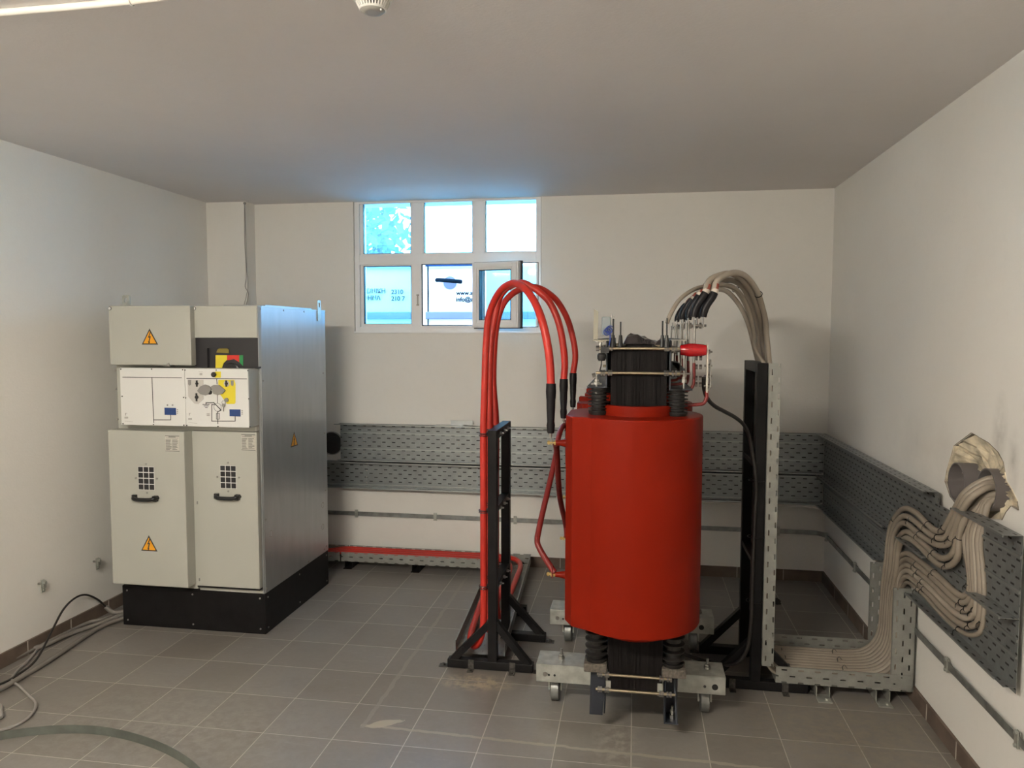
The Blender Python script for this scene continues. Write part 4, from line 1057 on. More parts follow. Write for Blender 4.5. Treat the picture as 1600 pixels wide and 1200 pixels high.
# ------------------------------------------------------------------ red cables
RC = []
legpx = {0: [(757.5,600),(758.5,560),(760,532),(763.5,495),(772.5,469.5),(784.5,451.5),(799.5,443),(813,445.5),(825,456),(837,475.5),(847.5,502.5),(855.8,540),(859.5,570),(861,600)],
 1: [(765,600),(766,560),(768.5,525),(774,492),(779,469),(788,454),(801,445),(817,442),(831,448.5),(845,458),(857,470),(866,486),(874.5,510),(880,540),(882.5,570),(883.5,594)],
 2: [(771,600),(772,550),(776,508),(785,478),(798,461),(813,452),(827,448),(842,450),(857,458),(871,471),(885,495),(894,523),(899,555),(900.5,586)]}
LY_ = (3.535, 3.70, 3.865); RY_ = (3.06, 3.62, 4.18)
names = ('red cable bending over to the nearest coil terminal, front one of three', 'middle red cable of three arching to the second coil', 'rearmost red cable of three arching highest toward the far coil')
for i in range(3):
    px = legpx[i]; n = len(px); P = []
    for k, q in enumerate(px):
        t = k/(n-1); s_ = min(1, max(0, (t-.15)/.7)); s_ = s_*s_*(3-2*s_)
        P.append(ay(LY_[i]+(RY_[i]-LY_[i])*s_, *q))
    leg = [(-.7165, LY_[i], z) for z in (.30, .60, .90, 1.20)]
    if i == 0: low = [(-2.35, 4.92, .085), (-2.15, 4.93, .085), (-2.05, 4.985, .097), (-1.9, 4.985, .097), (-1.2, 4.985, .097), (-1.0, 4.965, .097), (-.905, 4.88, .097), (-.875, 4.6, .097), (-.86, 4.2, .097), (-.835, 3.85, .090), (-.815, 3.68, .088), (-.78, 3.59, .085), (-.745, 3.55, .12), (-.722, 3.537, .19)]
    elif i == 1: low = [(-2.35, 4.98, .085), (-2.15, 4.99, .085), (-2.05, 5.03, .097), (-1.9, 5.03, .097), (-1.2, 5.03, .097), (-.92, 5.01, .097), (-.81, 4.88, .097), (-.785, 4.5, .097), (-.77, 4.1, .090), (-.755, 3.86, .085), (-.735, 3.75, .11), (-.720, 3.71, .18)]
    else: low = [(-2.35, 5.04, .085), (-2.15, 5.05, .085), (-2.05, 5.073, .097), (-1.9, 5.075, .097), (-1.2, 5.075, .097), (-.86, 5.06, .097), (-.75, 4.94, .097), (-.725, 4.6, .097), (-.715, 4.2, .090), (-.713, 4.0, .09), (-.715, 3.91, .13), (-.716, 3.875, .20)]
    xb_, yb_ = -.338, RY_[i]
    top = 1.438 if i == 0 else 1.425
    tip = V((xb_, yb_, 1.205))
    P[-1] = V((xb_+.0, yb_, top+.0)); 
    root = thing('power_cable', names[i], 'cable', (-.7165, LY_[i], 0), None)
    RCR = .0168
    obj('sheath', MB().tube(low+leg+P, RCR, 14, 5), M['redcable'], root)
    d = (tip-P[-1]); L = d.length
    obj('termination_boot', MB().lathe(P[-1]+V((0, 0, .004)), d, [(0, .0175), (.002, .0200), (.035, .0210), (.060, .0195), (.066, .0185), (.10, .0180), (L-.075, .0150), (L-.060, .0175), (L-.035, .0150), (L-.028, .0135)], 22), M['boot'], root)
    lg = MB().cyl((xb_, yb_, 1.243), (xb_-.001, yb_, 1.222), .0065, 12).bar((xb_-.001, yb_, 1.226), (xb_+.007, yb_, 1.185), .018, .003, (1, 0, 0))
    obj('cable_lug', lg, M['steel'], root)
    if i:
        fk = MB(); rr = random.Random(i)
        for k in range(9):
            a = P[-2].lerp(P[-1], .0+.1*k) + V((-RCR+.0005, -.006+rr.uniform(-.004, .004), rr.uniform(-.01, .01)))
            s_ = rr.uniform(.002, .005); fk.add([a, a+V((.001, -.003, s_)), a+V((.0012, 0, s_*2)), a+V((0, .002, s_))], [(0, 1, 2, 3)])
        obj('paint_fleck', fk, M['scuff'], root)
    tie = MB()
    for (x_, y_) in ((-.838, 3.88), (-.81, 3.665)) if i == 0 else ((-.77, 4.1),): tie.ring((x_, y_, .079), (.1, 1, 0), RCR+.001, .002, 18, 5)
    obj('cable_tie', tie, M['blackgloss'], root)

# ------------------------------------------------------------------ floor trays of the red cables
tb = MB()
TZ0, TZ1 = .050, .114
tb.sheet((-2.02, 4.93, TZ0), (1, 0, 0), (0, 1, 0), 1.07, .17, .0015)
tb.sheet((-2.02, 4.93, TZ0), (1, 0, 0), (0, 0, 1), 1.05, TZ1-TZ0, .0015, 0, .011)
tb.sheet((-2.02, 5.10, TZ0), (1, 0, 0), (0, 0, 1), 1.07, TZ1-TZ0, .0015, 0, .011)
tb.box((-2.02, 4.926, TZ1-.001), (-.97, 4.934, TZ1+.001)).box((-2.02, 5.096, TZ1-.001), (-.95, 5.104, TZ1+.001))
tb.box((-1.035, 4.925, TZ0), (-.985, 4.929, TZ1-.002))
r1 = tag(obj('cable_tray', tb, M['perflight']), 'shallow perforated tray with red cables along the foot of the back wall', 'cable tray')
for x_ in (-1.48, -1.97):
    obj('floor_bracket', MB().box((x_-.03, 4.915, 0), (x_+.03, 4.945, .004)).box((x_-.03, 4.94, 0), (x_-.026, 5.06, .05)).box((x_+.026, 4.94, 0), (x_+.03, 5.06, .05)).box((x_-.03, 4.93, .0), (x_+.03, 5.07, .003)), M['black'], r1)
sb = MB(); a, b = V((-2.40, 4.80, 0)), V((-2.03, 4.925, 0))
def chan(mb, L0, L1, R1, R0, z0, z1, t=.0015):
    """channel with floor L0-L1-R1-R0 and two upright sides"""
    for (p, q) in ((L0, L1), (R0, R1)):
        p, q = V((*p, z0)), V((*q, z0)); mb.sheet(p, q-p, (0, 0, 1), (q-p).length, z1-z0, t, 0, .011)
        d_ = (q-p).normalized(); mb.bar(p+V((0, 0, z1-z0)), q+V((0, 0, z1-z0)), .006, .002)
    A, B, C_, D = [V((*p, z0)) for p in (L0, L1, R1, R0)]
    Lg = (B-A).length; Wd = (D-A).length
    mb.add([A, B, C_, D], [(0, 3, 2, 1)], [[(0, 0), (0, Wd), (Lg, Wd), (Lg, 0)]])
    mb.add([p+V((0, 0, t)) for p in (A, B, C_, D)], [(0, 1, 2, 3)], [[(0, 0), (Lg, 0), (Lg, Wd), (0, Wd)]])
chan(sb, (-2.45, 4.86), (-2.03, 4.93), (-2.03, 5.10), (-2.45, 5.09), TZ0, TZ1)
tag(obj('cable_tray', sb, M['perflight']), 'short tray bend between the cabinet and the back wall tray', 'cable tray')
dg_ = MB(); chan(dg_, (-.945, 4.925), (-.868, 3.575), (-.618, 3.575), (-.700, 5.10), TZ0, TZ1)
L = dg_
L.sheet((-.945, 5.10, TZ0), (1, 0, 0), (0, 0, 1), .245, TZ1-TZ0, .0015, 0, .011)
r3 = tag(obj('cable_tray', dg_, M['perflight']), 'open tray on the floor running from the low black stand to the back wall', 'cable tray')
obj('floor_bracket', MB().box((-.69, 4.26, 0), (-.61, 4.30, .05)).box((-.66, 4.24, 0), (-.60, 4.30, .004)), M['black'], r3)

# ------------------------------------------------------------------ trays on the back and right walls
def ribs(mb, p, d, L, n, zs):
    for z in zs:
        q = V(p); q.z = z; mb.mat(1); mb.bar(q+V(n)*.004, q+V(d)*L+V(n)*.004, .009, .006, n); mb.mat(0)
# back wall
ub = MB(); yb = YB-.030
ub.sheet((-2.105, yb, .735), (1, 0, 0), (0, 0, 1), 3.335, .262, .0015)
ub.sheet((-2.105, yb-.060, .997), (1, 0, 0), (0, 1, 0), 3.32, .060, .0015); ub.sheet((-2.105, yb-.060, .735), (1, 0, 0), (0, 1, 0), 3.32, .060, .0015)
ub.mat(1); ub.box((-2.13, yb-.062, .992), (1.21, yb-.058, .999)); ub.box((-2.105, yb-.062, .735), (1.21, yb-.058, .742)); ub.mat(0)
ribs(ub, (-2.105, yb, 0), (1, 0, 0), 3.32, (0, -1, 0), (.930, .815))
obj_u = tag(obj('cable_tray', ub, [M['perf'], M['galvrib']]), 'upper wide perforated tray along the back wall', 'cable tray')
sc = MB()
for x_ in (-1.93, -1.225, .95):
    for z in (.975, .885, .86, .79, .755): scr(sc, (x_, yb, z), (0, -1, 0), .006)
obj('tray_screw', sc, M['steel'], obj_u)
lb = MB()
lb.sheet((-2.24, yb, .535), (1, 0, 0), (0, 0, 1), 3.47, .187, .0015); lb.sheet((-2.24, yb-.060, .722), (1, 0, 0), (0, 1, 0), 3.455, .060, .0015)
lb.sheet((-2.24, yb-.060, .535), (1, 0, 0), (0, 1, 0), 3.455, .060, .0015); lb.mat(1); lb.box((-2.24, yb-.062, .716), (1.21, yb-.058, .724)).box((-2.24, yb-.062, .533), (1.21, yb-.058, .543)); lb.mat(0)
ribs(lb, (-2.24, yb, 0), (1, 0, 0), 3.455, (0, -1, 0), (.553,))
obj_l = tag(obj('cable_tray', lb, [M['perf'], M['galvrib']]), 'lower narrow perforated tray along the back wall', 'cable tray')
sc = MB()
for x_ in (-1.91, -1.225, .95):
    for z in (.70, .655, .61, .565): scr(sc, (x_, yb, z), (0, -1, 0), .006)
obj('tray_screw', sc, M['steel'], obj_l)
lid = MB().box((-1.385, yb-.055, .999), (-1.19, yb-.005, 1.003)).box((-1.28, yb-.010, 1.003), (-1.12, yb-.006, 1.035))
tag(obj('splice_plate', lid, M['galv']), 'small loose galvanised plate lying on the back wall tray', 'metal plate')
# right wall
xw = XR-.024
ur = MB()
ur.sheet((xw, yb, .727), (0, -1, 0), (0, 0, 1), yb-3.27, .273, .0015)
ur.sheet((xw, 3.27, .727), (0, -1, 0), (0, 0, 1), .245, .225, .0015)
ur.sheet((xw, 3.025, .727), (0, -1, 0), (0, 0, 1), .425, .273, .0015)
ur.sheet((xw-.06, 5.12, 1.0), (0, -1, 0), (1, 0, 0), 5.12-3.28, .06, .0015)
ur.sheet((xw-.06, 2.99, 1.0), (0, -1, 0), (1, 0, 0), .39, .06, .0015)
for a, b in ((5.12, 3.77), (3.59, 3.27), (2.85, 2.60)):
    ur.sheet((xw-.06, a, .727), (0, -1, 0), (1, 0, 0), a-b, .06, .0015); ur.mat(1); ur.box((xw-.062, a, .725), (xw-.058, b, .733)); ur.mat(0)
ur.mat(1); ur.box((xw-.062, 5.12, .994), (xw-.058, 3.28, 1.002)).box((xw-.062, 2.99, .994), (xw-.058, 2.60, 1.002)); ur.mat(0)
ribs(ur, (xw, 5.12, 0), (0, -1, 0), 2.52, (-1, 0, 0), (.930, .815))
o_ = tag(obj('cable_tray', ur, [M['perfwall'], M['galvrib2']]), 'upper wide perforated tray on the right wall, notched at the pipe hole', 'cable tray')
sc = MB(); rr = random.Random(2)
for y_ in (4.35, 4.32, 3.28, 3.15, 2.66):
    for z in (.96, .87, .79): scr(sc, (xw, y_+rr.uniform(-.02, .02), z), (-1, 0, 0), .006)
obj('tray_screw', sc, M['steel'], o_)
lr = MB()
lr.sheet((xw, yb, .520), (0, -1, 0), (0, 0, 1), yb-3.50, .205, .0015); lr.sheet((xw, 3.50, .480), (0, -1, 0), (0, 0, 1), .90, .245, .0015)
lr.sheet((xw-.06, 5.12, .715), (0, -1, 0), (1, 0, 0), 1.35, .06, .0015)
lr.sheet((xw-.06, 5.12, .535), (0, -1, 0), (1, 0, 0), 1.24, .06, .0015); lr.sheet((xw-.04, 3.50, .500), (0, -1, 0), (1, 0, 0), .90, .04, .0015)
lr.mat(1); lr.box((xw-.062, 5.12, .533), (xw-.058, 3.88, .542)).box((xw-.042, 3.50, .498), (xw-.038, 2.66, .506)); lr.mat(0)
ribs(lr, (xw, 5.12, 0), (0, -1, 0), 2.52, (-1, 0, 0), (.655, .60))
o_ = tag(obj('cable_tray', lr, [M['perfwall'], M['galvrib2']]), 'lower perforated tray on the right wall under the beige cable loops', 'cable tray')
sc = MB()
for k in range(16): scr(sc, (xw, 3.15+rr.uniform(-.35, .1), .70-rr.uniform(0, .17)), (-1, 0, 0), rr.uniform(.003, .006))
obj('tray_screw', sc, M['steel'], o_)
# loose pale cable lying along the lower right tray
P = [(XR-.07, 5.10, .515), (XR-.055, 5.0, .517), (XR-.045, 4.8, .512), (XR-.05, 4.5, .514), (XR-.045, 4.25, .512), (XR-.055, 4.1, .516), (XR-.05, 3.95, .51), (XR-.05, 3.905, .49)]
tag(obj('thin_cable', MB().tube([(-.5, YB-.075, .525), (.3, YB-.078, .523), (.9, YB-.075, .523), (1.08, YB-.075, .523)]+P, .007, 8, 6), M['conduitw']), 'thin pale cable slung under the lower wall tray', 'cable')

# floor tray to the right and its rise against the right wall
fr_ = MB()
fr_.sheet((.655, 3.50, .052), (1, 0, 0), (0, 1, 0), .50, .39, .0015)
fr_.sheet((.655, 3.50, .052), (1, 0, 0), (0, 0, 1), .575, .075, .0015, 0, .011)
fr_.sheet((.655, 3.89, .052), (1, 0, 0), (0, 0, 1), .575, .075, .0015, 0, .011)
fr_.box((.655, 3.497, .125), (1.14, 3.503, .128)).box((.655, 3.887, .125), (1.14, 3.893, .128)).sheet((1.15, 3.50, .052), (1, 0, 0), (0, 1, 0), .09, .39, .0015)
ft_ = tag(obj('cable_tray', fr_, M['perflight']), 'perforated floor tray carrying the beige cables to the right wall', 'cable tray')
fb = MB()
for x_ in (.86, 1.115): fb.box((x_-.03, 3.44, 0), (x_+.03, 3.52, .004)).box((x_-.03, 3.49, 0), (x_-.026, 3.60, .05)).box((x_+.026, 3.49, 0), (x_+.03, 3.60, .05)).nut((x_+.01, 3.465, .004), (x_+.01, 3.465, .011), .008)
obj('floor_bracket', fb, M['galvlight'], ft_)
vt = MB()
vt.sheet((1.240, 3.50, .052), (0, 0, 1), (0, 1, 0), .45, .39, .0015)
vt.sheet((1.150, 3.50, .052), (0, 0, 1), (1, 0, 0), .47, .092, .0015, 0, .0)
vt.sheet((1.165, 3.89, .052), (0, 0, 1), (1, 0, 0), .47, .075, .0015, 0, .0)
vt.box((1.147, 3.497, .128), (1.150, 3.508, .522)).box((1.162, 3.884, .128), (1.165, 3.893, .522))
tag(obj('cable_tray', vt, M['perflight']), 'upright tray piece rising on the right wall from the floor tray', 'cable tray')
for z in (.20, .31, .44):
    pass

# ------------------------------------------------------------------ beige cables
NL = 11
def C4(X, Y): return (1380+X/5.456, 780+Y/5.456)
def C7(X, Y): return (1370+X/3, 660+Y/3)
A_out = [C4(32,480), C4(44,340), C4(80,190), C4(175,82), C4(280,115), C4(380,215), C4(450,268), C4(512,262), C4(560,180), (1494,793), (1506,772), (1527,756), (1549,748)]
A_in = [C4(66,560), C4(84,340), C4(128,230), C4(190,205), C4(280,275), C4(380,350), C4(480,392), C4(565,375), C4(600,290), (1498,812), (1514,781), (1536,765), (1553,761)]
B_out = [C4(98,560), C4(115,400), C4(152,305), C4(212,280), C4(300,342), C4(400,432), C4(488,500), C4(570,488), C4(618,400), C4(640,280), C4(668,150), (1520,784), (1546,768)]
B_in = [C4(112,600), C4(132,430), C4(170,345), C4(222,336), C4(320,412), C4(420,512), C4(500,570), C4(588,556), C4(640,480), C4(648,330), C4(690,190), (1524,792), (1552,772)]
C_out = [C4(118,620), C4(128,530), C4(165,475), C4(218,465), C4(300,520), C4(450,640), C4(600,780), C4(680,825), C4(735,780), C4(742,650), C4(712,450), C4(700,300), C4(722,190), (1528,795), (1548,774)]
C_in = [C4(152,830), C4(160,760), C4(185,722), C4(215,710), C4(250,735), C4(340,810), C4(500,985), C4(640,1110), C4(745,1160), C4(838,1110), C4(862,850), C4(852,600), C4(832,380), (1537,822), (1553,782)]
def interp(A, B, t): return [(a[0]+(b[0]-a[0])*t, a[1]+(b[1]-a[1])*t) for a, b in zip(A, B)]
wallpaths = []
for t in (0, .5, 1): wallpaths.append((interp(A_out, A_in, t), 1.200-.004*t))
for t in (0, 1): wallpaths.append((interp(B_out, B_in, t), 1.206))
for k in range(6): wallpaths.append((interp(C_out, C_in, k/5), 1.222 if k < 5 else 1.226))
pos = ['outermost', 'second', 'third']
LVY = [4.18, 4.18, 3.62, 3.62, 3.62, 3.30, 3.30, 3.06, 3.06, 3.06, 2.97]
arcs = {}
arcA = [(1198.7,557),(1198,526),(1196,501),(1191,480),(1185,460),(1175,442.5),(1162.5,430),(1147.5,426),(1132,431),(1119,441),(1109,453)]
arcB = [(1192,557),(1191.5,530),(1189,508),(1185,488),(1177,465),(1168,448),(1155,434),(1143,428),(1128,429),(1108,439),(1090,455)]
arcC = [(1188,557),(1187,530),(1183,505),(1176,482),(1168,462),(1158,446),(1143,438),(1130,439),(1112,444),(1096,453),(1083,466)]
arcD = [(1184,557),(1182,530),(1176,505),(1169,485),(1160,466),(1149,452),(1136,446),(1120,445),(1104,450),(1089,460),(1076,470)]
arcE = [(1180,557),(1177,535),(1170,508),(1160,485),(1148,467),(1135,455),(1122,452),(1108,452),(1094,457),(1080,467),(1068,480)]
order = [arcE, arcD, arcD, arcC, arcB, arcC, arcB, arcB, arcA, arcA, None]
tops = [(.226, 4.18), (.262, 4.18), (.218, 3.62), (.250, 3.62), (.238, 3.66), (.226, 3.30), (.262, 3.30), (.232, 3.06), (.268, 3.06), (.250, 3.12), None]
grp = {0: 'topmost in the upper loop below the wall hole', 1: 'middle one of three in the upper loop', 2: 'lowest of three in the upper loop', 3: 'upper of the pair in the middle loop', 4: 'lower of the pair in the middle loop', 5: 'topmost of six in the lower loop', 6: 'second from top of six in the lower loop', 7: 'third from top of six in the lower loop', 8: 'fourth from top of six in the lower loop', 9: 'fifth from top of six in the lower loop', 10: 'lowest of six in the lower loop'}
R0 = .0122
tie_spots = {0: (.18, .42, .6), 1: (.3, .5), 2: (.36, .62), 3: (.45,), 4: (.55, .75), 5: (.35, .6), 6: (.28, .5), 7: (.3, .55), 8: (.33, .62), 9: (.35, .58), 10: (.32, .5, .66)}
for i in range(NL):
    path, xp = wallpaths[i]
    yy = 3.855-.0305*i              # lane in the trays: first cable farthest
    if i < 3: yy = 3.855-.029*i
    W = [at(0, xp, *q) for q in path]
    # climb from the floor tray: keep the lane until just under the loop
    zt = W[0].z
    last = at(0, 1.275, *path[-1]); inside = V((1.45, last.y-.01, last.z-.015))
    W[-1] = last; W[-2] = at(0, 1.236, *path[-2])
    zf = .070+.0145*(i % 2)*.0
    r_ = R0
    xin = xp
    leg_x = .6095+.003*(i % 2)
    rad = .085
    low = [(leg_x, yy, .42), (leg_x, yy, .20), (leg_x+.012, yy, .125), (leg_x+.045, yy, .080), (leg_x+.10, yy, .070), (.80, yy, .070), (.95, yy, .070), (1.05, yy, .072), (1.13, yy, .088), (1.185, yy, .140), (1.208, yy, .210), (1.212, yy, .30)]
    zs = W[0].z
    if zs > .48: low += [(1.212, yy+(W[0].y-yy)*.15, .30+(zs-.30)*.45)]
    a = order[i]
    if a is not None:
        tx, ty = tops[i]; bt_ = V((tx+.036, ty+(.0), 1.795)); n = len(a); Ar = []
        for k, q in enumerate(a):
            t = k/(n-1); s_ = t*t*(3-2*t); Ar.append(ay(yy+(ty-yy)*s_, *q))
        Ar[-1] = bt_
        Ar = Ar[1:]
        up = [(leg_x, yy, 1.45), (leg_x, yy, 1.2), (leg_x, yy, .8)]
    else:
        Ar = [ay(3.56, 1180, 545), ay(3.5, 1177, 515), ay(3.45, 1170, 485), ay(3.4, 1158, 460), ay(3.3, 1140, 446), ay(3.2, 1112, 446), ay(3.1, 1085, 452), ay(3.02, 1062, 468), ay(2.97, 1048, 490), ay(2.96, 1042, 505)]
        up = [(leg_x, yy, 1.45), (leg_x, yy, 1.2), (leg_x, yy, .8)]; r_ = .0085
    full = [V(p) for p in (list(reversed(Ar))+up+low)]+W+[inside]
    root = thing('power_cable', 'beige cable on the right wall, '+grp[i], 'cable', (leg_x, yy, 0), 'beige cables between the transformer and the right wall')
    obj('sheath', MB().tube(full, r_, 12, 5), M['greycable2'] if i in (8,) else M['greycable'], root)
    tm = MB()
    for f_ in tie_spots[i]:
        k = f_*(len(W)-1); k0 = int(k); p = W[k0].lerp(W[k0+1], k-k0); dv = W[k0+1]-W[k0]
        tm.ring(p, dv, r_+.0012, .0018, 18, 5); 
        nn = V((-1, 0, 0)); tm.tube([p+nn*(r_+.001), p+nn*(r_+.008)+V((0, .006, -.010)), p+nn*(r_+.006)+V((0, .012, -.024))], .0014, 5, 3)
    if i % 3 == 1:
        for x_ in (.74, .98): tm.ring((x_, yy, .070), (1, 0, 0), r_+.0012, .0018, 16, 5)
        tm.tube([(.98, yy, .085), (.985, yy-.01, .10), (.99, yy-.04, .098)], .0014, 5, 3)
    if a is not None and i in (1, 3, 8, 9):
        kk = 3 if i > 5 else 4
        p = full[len(Ar)-1-kk]; tm.ring(p, full[len(Ar)-kk]-p, r_*1.35, .0018, 18, 5)
    obj('cable_tie', tm, M['blackgloss'], root)
    if a is not None:
        tx, ty = tops[i]; d0 = (Ar[-2]-Ar[-1]).normalized(); top_ = Ar[-1]
        b = MB().tube([(tx-.004, ty, 1.712), (tx, ty, 1.735), (tx+.010, ty, 1.760), tuple(V((tx+.030, ty, 1.790))), tuple(top_+d0*.012)], .0175, 14, 5, rfun=lambda t: .013+.0022*min(1, t*4))
        obj('termination_boot', b, M['boot'], root)
        obj('white_band', MB().cyl(top_+d0*.010, top_+d0*.026, .0142, 16), M['whitetape'], root)
        obj('phase_band', MB().cyl(top_+d0*.026, top_+d0*.048, .0136, 16), M['redtape'] if i != 3 else M['blackgloss'], root)
        obj('cable_lug', MB().bar((tx-.003, ty, 1.720), (tx-.003, ty, 1.668), .024, .004, (1, 0, 0)), M['steel'], root)

# black control cable from the transformer to the tall stand
P = [ay(3.06, 1100, 590), ay(3.08, 1100, 606), ay(3.12, 1105, 622), ay(3.2, 1116, 634), ay(3.3, 1132, 643), ay(3.4, 1150, 653), ay(3.46, 1163, 665), ay(3.50, 1171, 684), V((.548, 3.500, .98)), V((.545, 3.500, .80)), V((.541, 3.498, .50)), V((.538, 3.497, .30)), V((.52, 3.49, .19)), V((.47, 3.50, .125)), V((.36, 3.56, .10)), V((.20, 3.62, .13)), V((.12, 3.66, .2))]
bc = tag(obj('control_cable', MB().tube(P, .0085, 10, 6), M['blackcable']), 'black cable dropping from the transformer top to the tall stand', 'cable')
tm = MB()
for z in (.98, .72, .42): tm.ring((.556, 3.525, z), (0, 0, 1), .036, .0018, 20, 5)
obj('cable_tie', tm, M['blackgloss'], bc)

# ------------------------------------------------------------------ earthing strips with clips
def strip(pts, hw=.015, t=.003, n=(0, 0, 1)):
    mb = MB()
    for a, b in zip(pts[:-1], pts[1:]): mb.bar(a, b, t, hw*2, n)
    return mb
es = tag(obj('earthing_strip', strip([(-2.35, YB-.016, .333), (1.16, YB-.016, .333), (1.205, YB-.024, .333), (XR-.016, YB-.07, .334), (XR-.016, 2.2, .333)]), M['galvdark']), 'flat galvanised earthing strip running low along the back and right walls', 'metal strip')
def clip(par, p, n):
    p = V(p); n = V(n); s_ = n.cross(V((0, 0, 1)))
    mb = MB()
    mb.bar(p-n*.016+V((0, 0, -.024)), p-n*.016+V((0, 0, .024)), .020, .004, n) if False else None
    def bx(a0, a1, s0, s1, z0, z1):
        c = [p+n*a+s_*b for a in (a0, a1) for b in (s0, s1)]
        xs = [q.x for q in c]; ys = [q.y for q in c]; mb.box((min(xs), min(ys), p.z+z0), (max(xs), max(ys), p.z+z1))
    bx(-.016, .0, -.008, .008, -.006, .006); bx(.0015, .006, -.011, .011, -.028, .028); bx(-.004, -.0015, -.011, .011, -.028, .028)
    for z in (-.021, .021): q = p+n*.006+V((0, 0, z)); mb.nut(q, q+n*.005, .007)
    return obj('strip_clip', mb, M['galvlight'], par)
for px in (557, 680, 805, 0, 1216):
    if px: c = ay(YB-.016, px, 805); clip(es, (c.x, YB-.016, .333), (0, -1, 0))
for (px, py) in ((1290, 835), (1336, 884), (1480, 1033), (1590, 1155)):
    c = at(0, XR-.016, px, py); clip(es, (XR-.016, min(c.y, YB-.12), .333), (-1, 0, 0))
for (px, py, lb_) in ((60, 915, 'bare strip clip on the left wall, the nearer one'), (146, 880, 'bare strip clip on the left wall, close to the cabinet')):
    c = at(0, XL, px, py); r_ = thing('wall_clip', lb_, 'wall clip', (XL, c.y, c.z))
    obj('stem', MB().cyl((XL, c.y, c.z+.01), (XL+.03, c.y, c.z+.01), .006, 10), M['steel'], r_)
    obj('clamp_plate', MB().box((XL+.024, c.y-.012, c.z-.035), (XL+.028, c.y+.012, c.z+.032)).box((XL+.034, c.y-.010, c.z-.010), (XL+.038, c.y+.010, c.z+.030)).nut((XL+.028, c.y, c.z+.018), (XL+.046, c.y, c.z+.018), .009).nut((XL+.028, c.y, c.z-.022), (XL+.036, c.y, c.z-.022), .006), M['galvlight'], r_)

# ------------------------------------------------------------------ pipe sleeves
sl = tag(obj('pipe_sleeve', MB().mat(0).pipe((-2.183, YB-.012, .845), (0, 1, 0), .25, .086, .080, 36).mat(1).lathe((-2.183, YB-.004, .845), (0, 1, 0), [(0, .081), (.001, .081)], 36), [M['pipegreylit'], M['darkrec']]), 'round pipe sleeve in the back wall beside the cabinet', 'pipe')
def sleeve(c, lab, x0):
    mb = MB().mat(0).pipe((x0, c[0], c[1]), (1, .0, 0), .28, .077, .072, 36); mb.mat(1).lathe((x0+.26, c[0], c[1]), (1, 0, 0), [(0, .073), (.001, .073)], 36)
    return tag(obj('pipe_sleeve', mb, [M['pipegrey'], M['darkrec']]), lab, 'pipe')
s1 = at(0, 1.25, 1500, 754); sleeve((s1.y, s1.z), 'empty grey pipe sleeve in the ragged hole of the right wall', 1.236)
s2 = at(0, 1.26, 1540, 765); sleeve((s2.y, s2.z), 'grey pipe sleeve filled with beige cables in the right wall', 1.262)

# ------------------------------------------------------------------ ceiling: detector and conduit
dx, dy_ = -.729, 2.058
dt = thing('smoke_detector', 'round white smoke detector on the ceiling', 'smoke detector', (dx, dy_, ZC))
obj('base', MB().lathe((dx, dy_, ZC), (0, 0, -1), [(0, .054), (.016, .055), (.020, .052)], 40), M['detector'], dt)
ob = MB()
ob.lathe((dx, dy_, ZC-.018), (0, 0, -1), [(0, .042), (.026, .030)], 32)
obj('chamber', ob, M['blackgloss'], dt)
fn = MB(); NF = 30
for k in range(NF):
    t = 2*PI*k/NF; c, s = math.cos(t), math.sin(t)
    fn.bar((dx+c*.0475, dy_+s*.0475, ZC-.019), (dx+c*.0345, dy_+s*.0345, ZC-.045), .0042, .005, (c, s, 0))
fn.ring((dx, dy_, ZC-.021), (0, 0, 1), .0485, .0035, 36, 6); fn.ring((dx, dy_, ZC-.044), (0, 0, 1), .0345, .0035, 36, 6)
obj('vent_ring', fn, M['detector'], dt)
obj('cap', MB().lathe((dx, dy_, ZC-.043), (0, 0, -1), [(0, .0335), (.004, .0335), (.009, .028), (.010, .020)], 32), M['detgrey'], dt)
obj('indicator_light', MB().lathe((dx+.027, dy_-.012, ZC-.049), (0, 0, -1), [(0, .003), (.004, .002)], 10), M['panelw'], dt)
zc_ = ZC-.011
p0, p1 = at(2, zc_, 0, 20), at(2, zc_, 235, -2)
dv = (p1-p0).normalized(); q0, q1 = p0-dv*((p0.x-XL)/dv.x), V((dx, dy_-.05, zc_))
cdt = tag(obj('ceiling_conduit', MB().tube([q0, p0, p0.lerp(p1, .5)+V((0, .004, 0)), p1, p1+dv*.25+V((0,-.02,0)), (-.85, 1.86, zc_), (dx-.01, 1.93, zc_), q1], .0105, 12, 6), M['conduitw']), 'white cable conduit running across the ceiling to the smoke detector', 'conduit')
cc = at(2, zc_, 205, 1); obj('conduit_clip', MB().ring((cc.x, cc.y, cc.z), dv, .0125, .0025, 16, 5).box((cc.x-.006, cc.y+.01, ZC-.005), (cc.x+.006, cc.y+.03, ZC)), M['detector'], cdt)

# thin wire hanging at the wall pillar
P = [(-2.757, 5.045, 2.575), (-2.76, 5.045, 2.3), (-2.755, 5.045, 2.05), (-2.762, 5.04, 1.98), (-2.728, 5.02, 1.93), (-2.75, 5.0, 1.83), (-2.752, 4.6, 1.80)]
hw_ = MB().tube(P, .0025, 6, 6).tube([(-2.757, 5.047, 2.57), (-2.752, 5.047, 2.3), (-2.75, 5.045, 2.1), (-2.735, 5.03, 1.98), (-2.752, 4.98, 1.81)], .0018, 6, 6)
hw_.lathe((-2.76, 5.055, 2.572), (0, -1, 0), [(0, .010), (.008, .008)], 12)
tag(obj('hanging_wire', hw_, M['greyink']), 'thin grey wire hanging down the corner pillar to the cabinet top', 'wire')

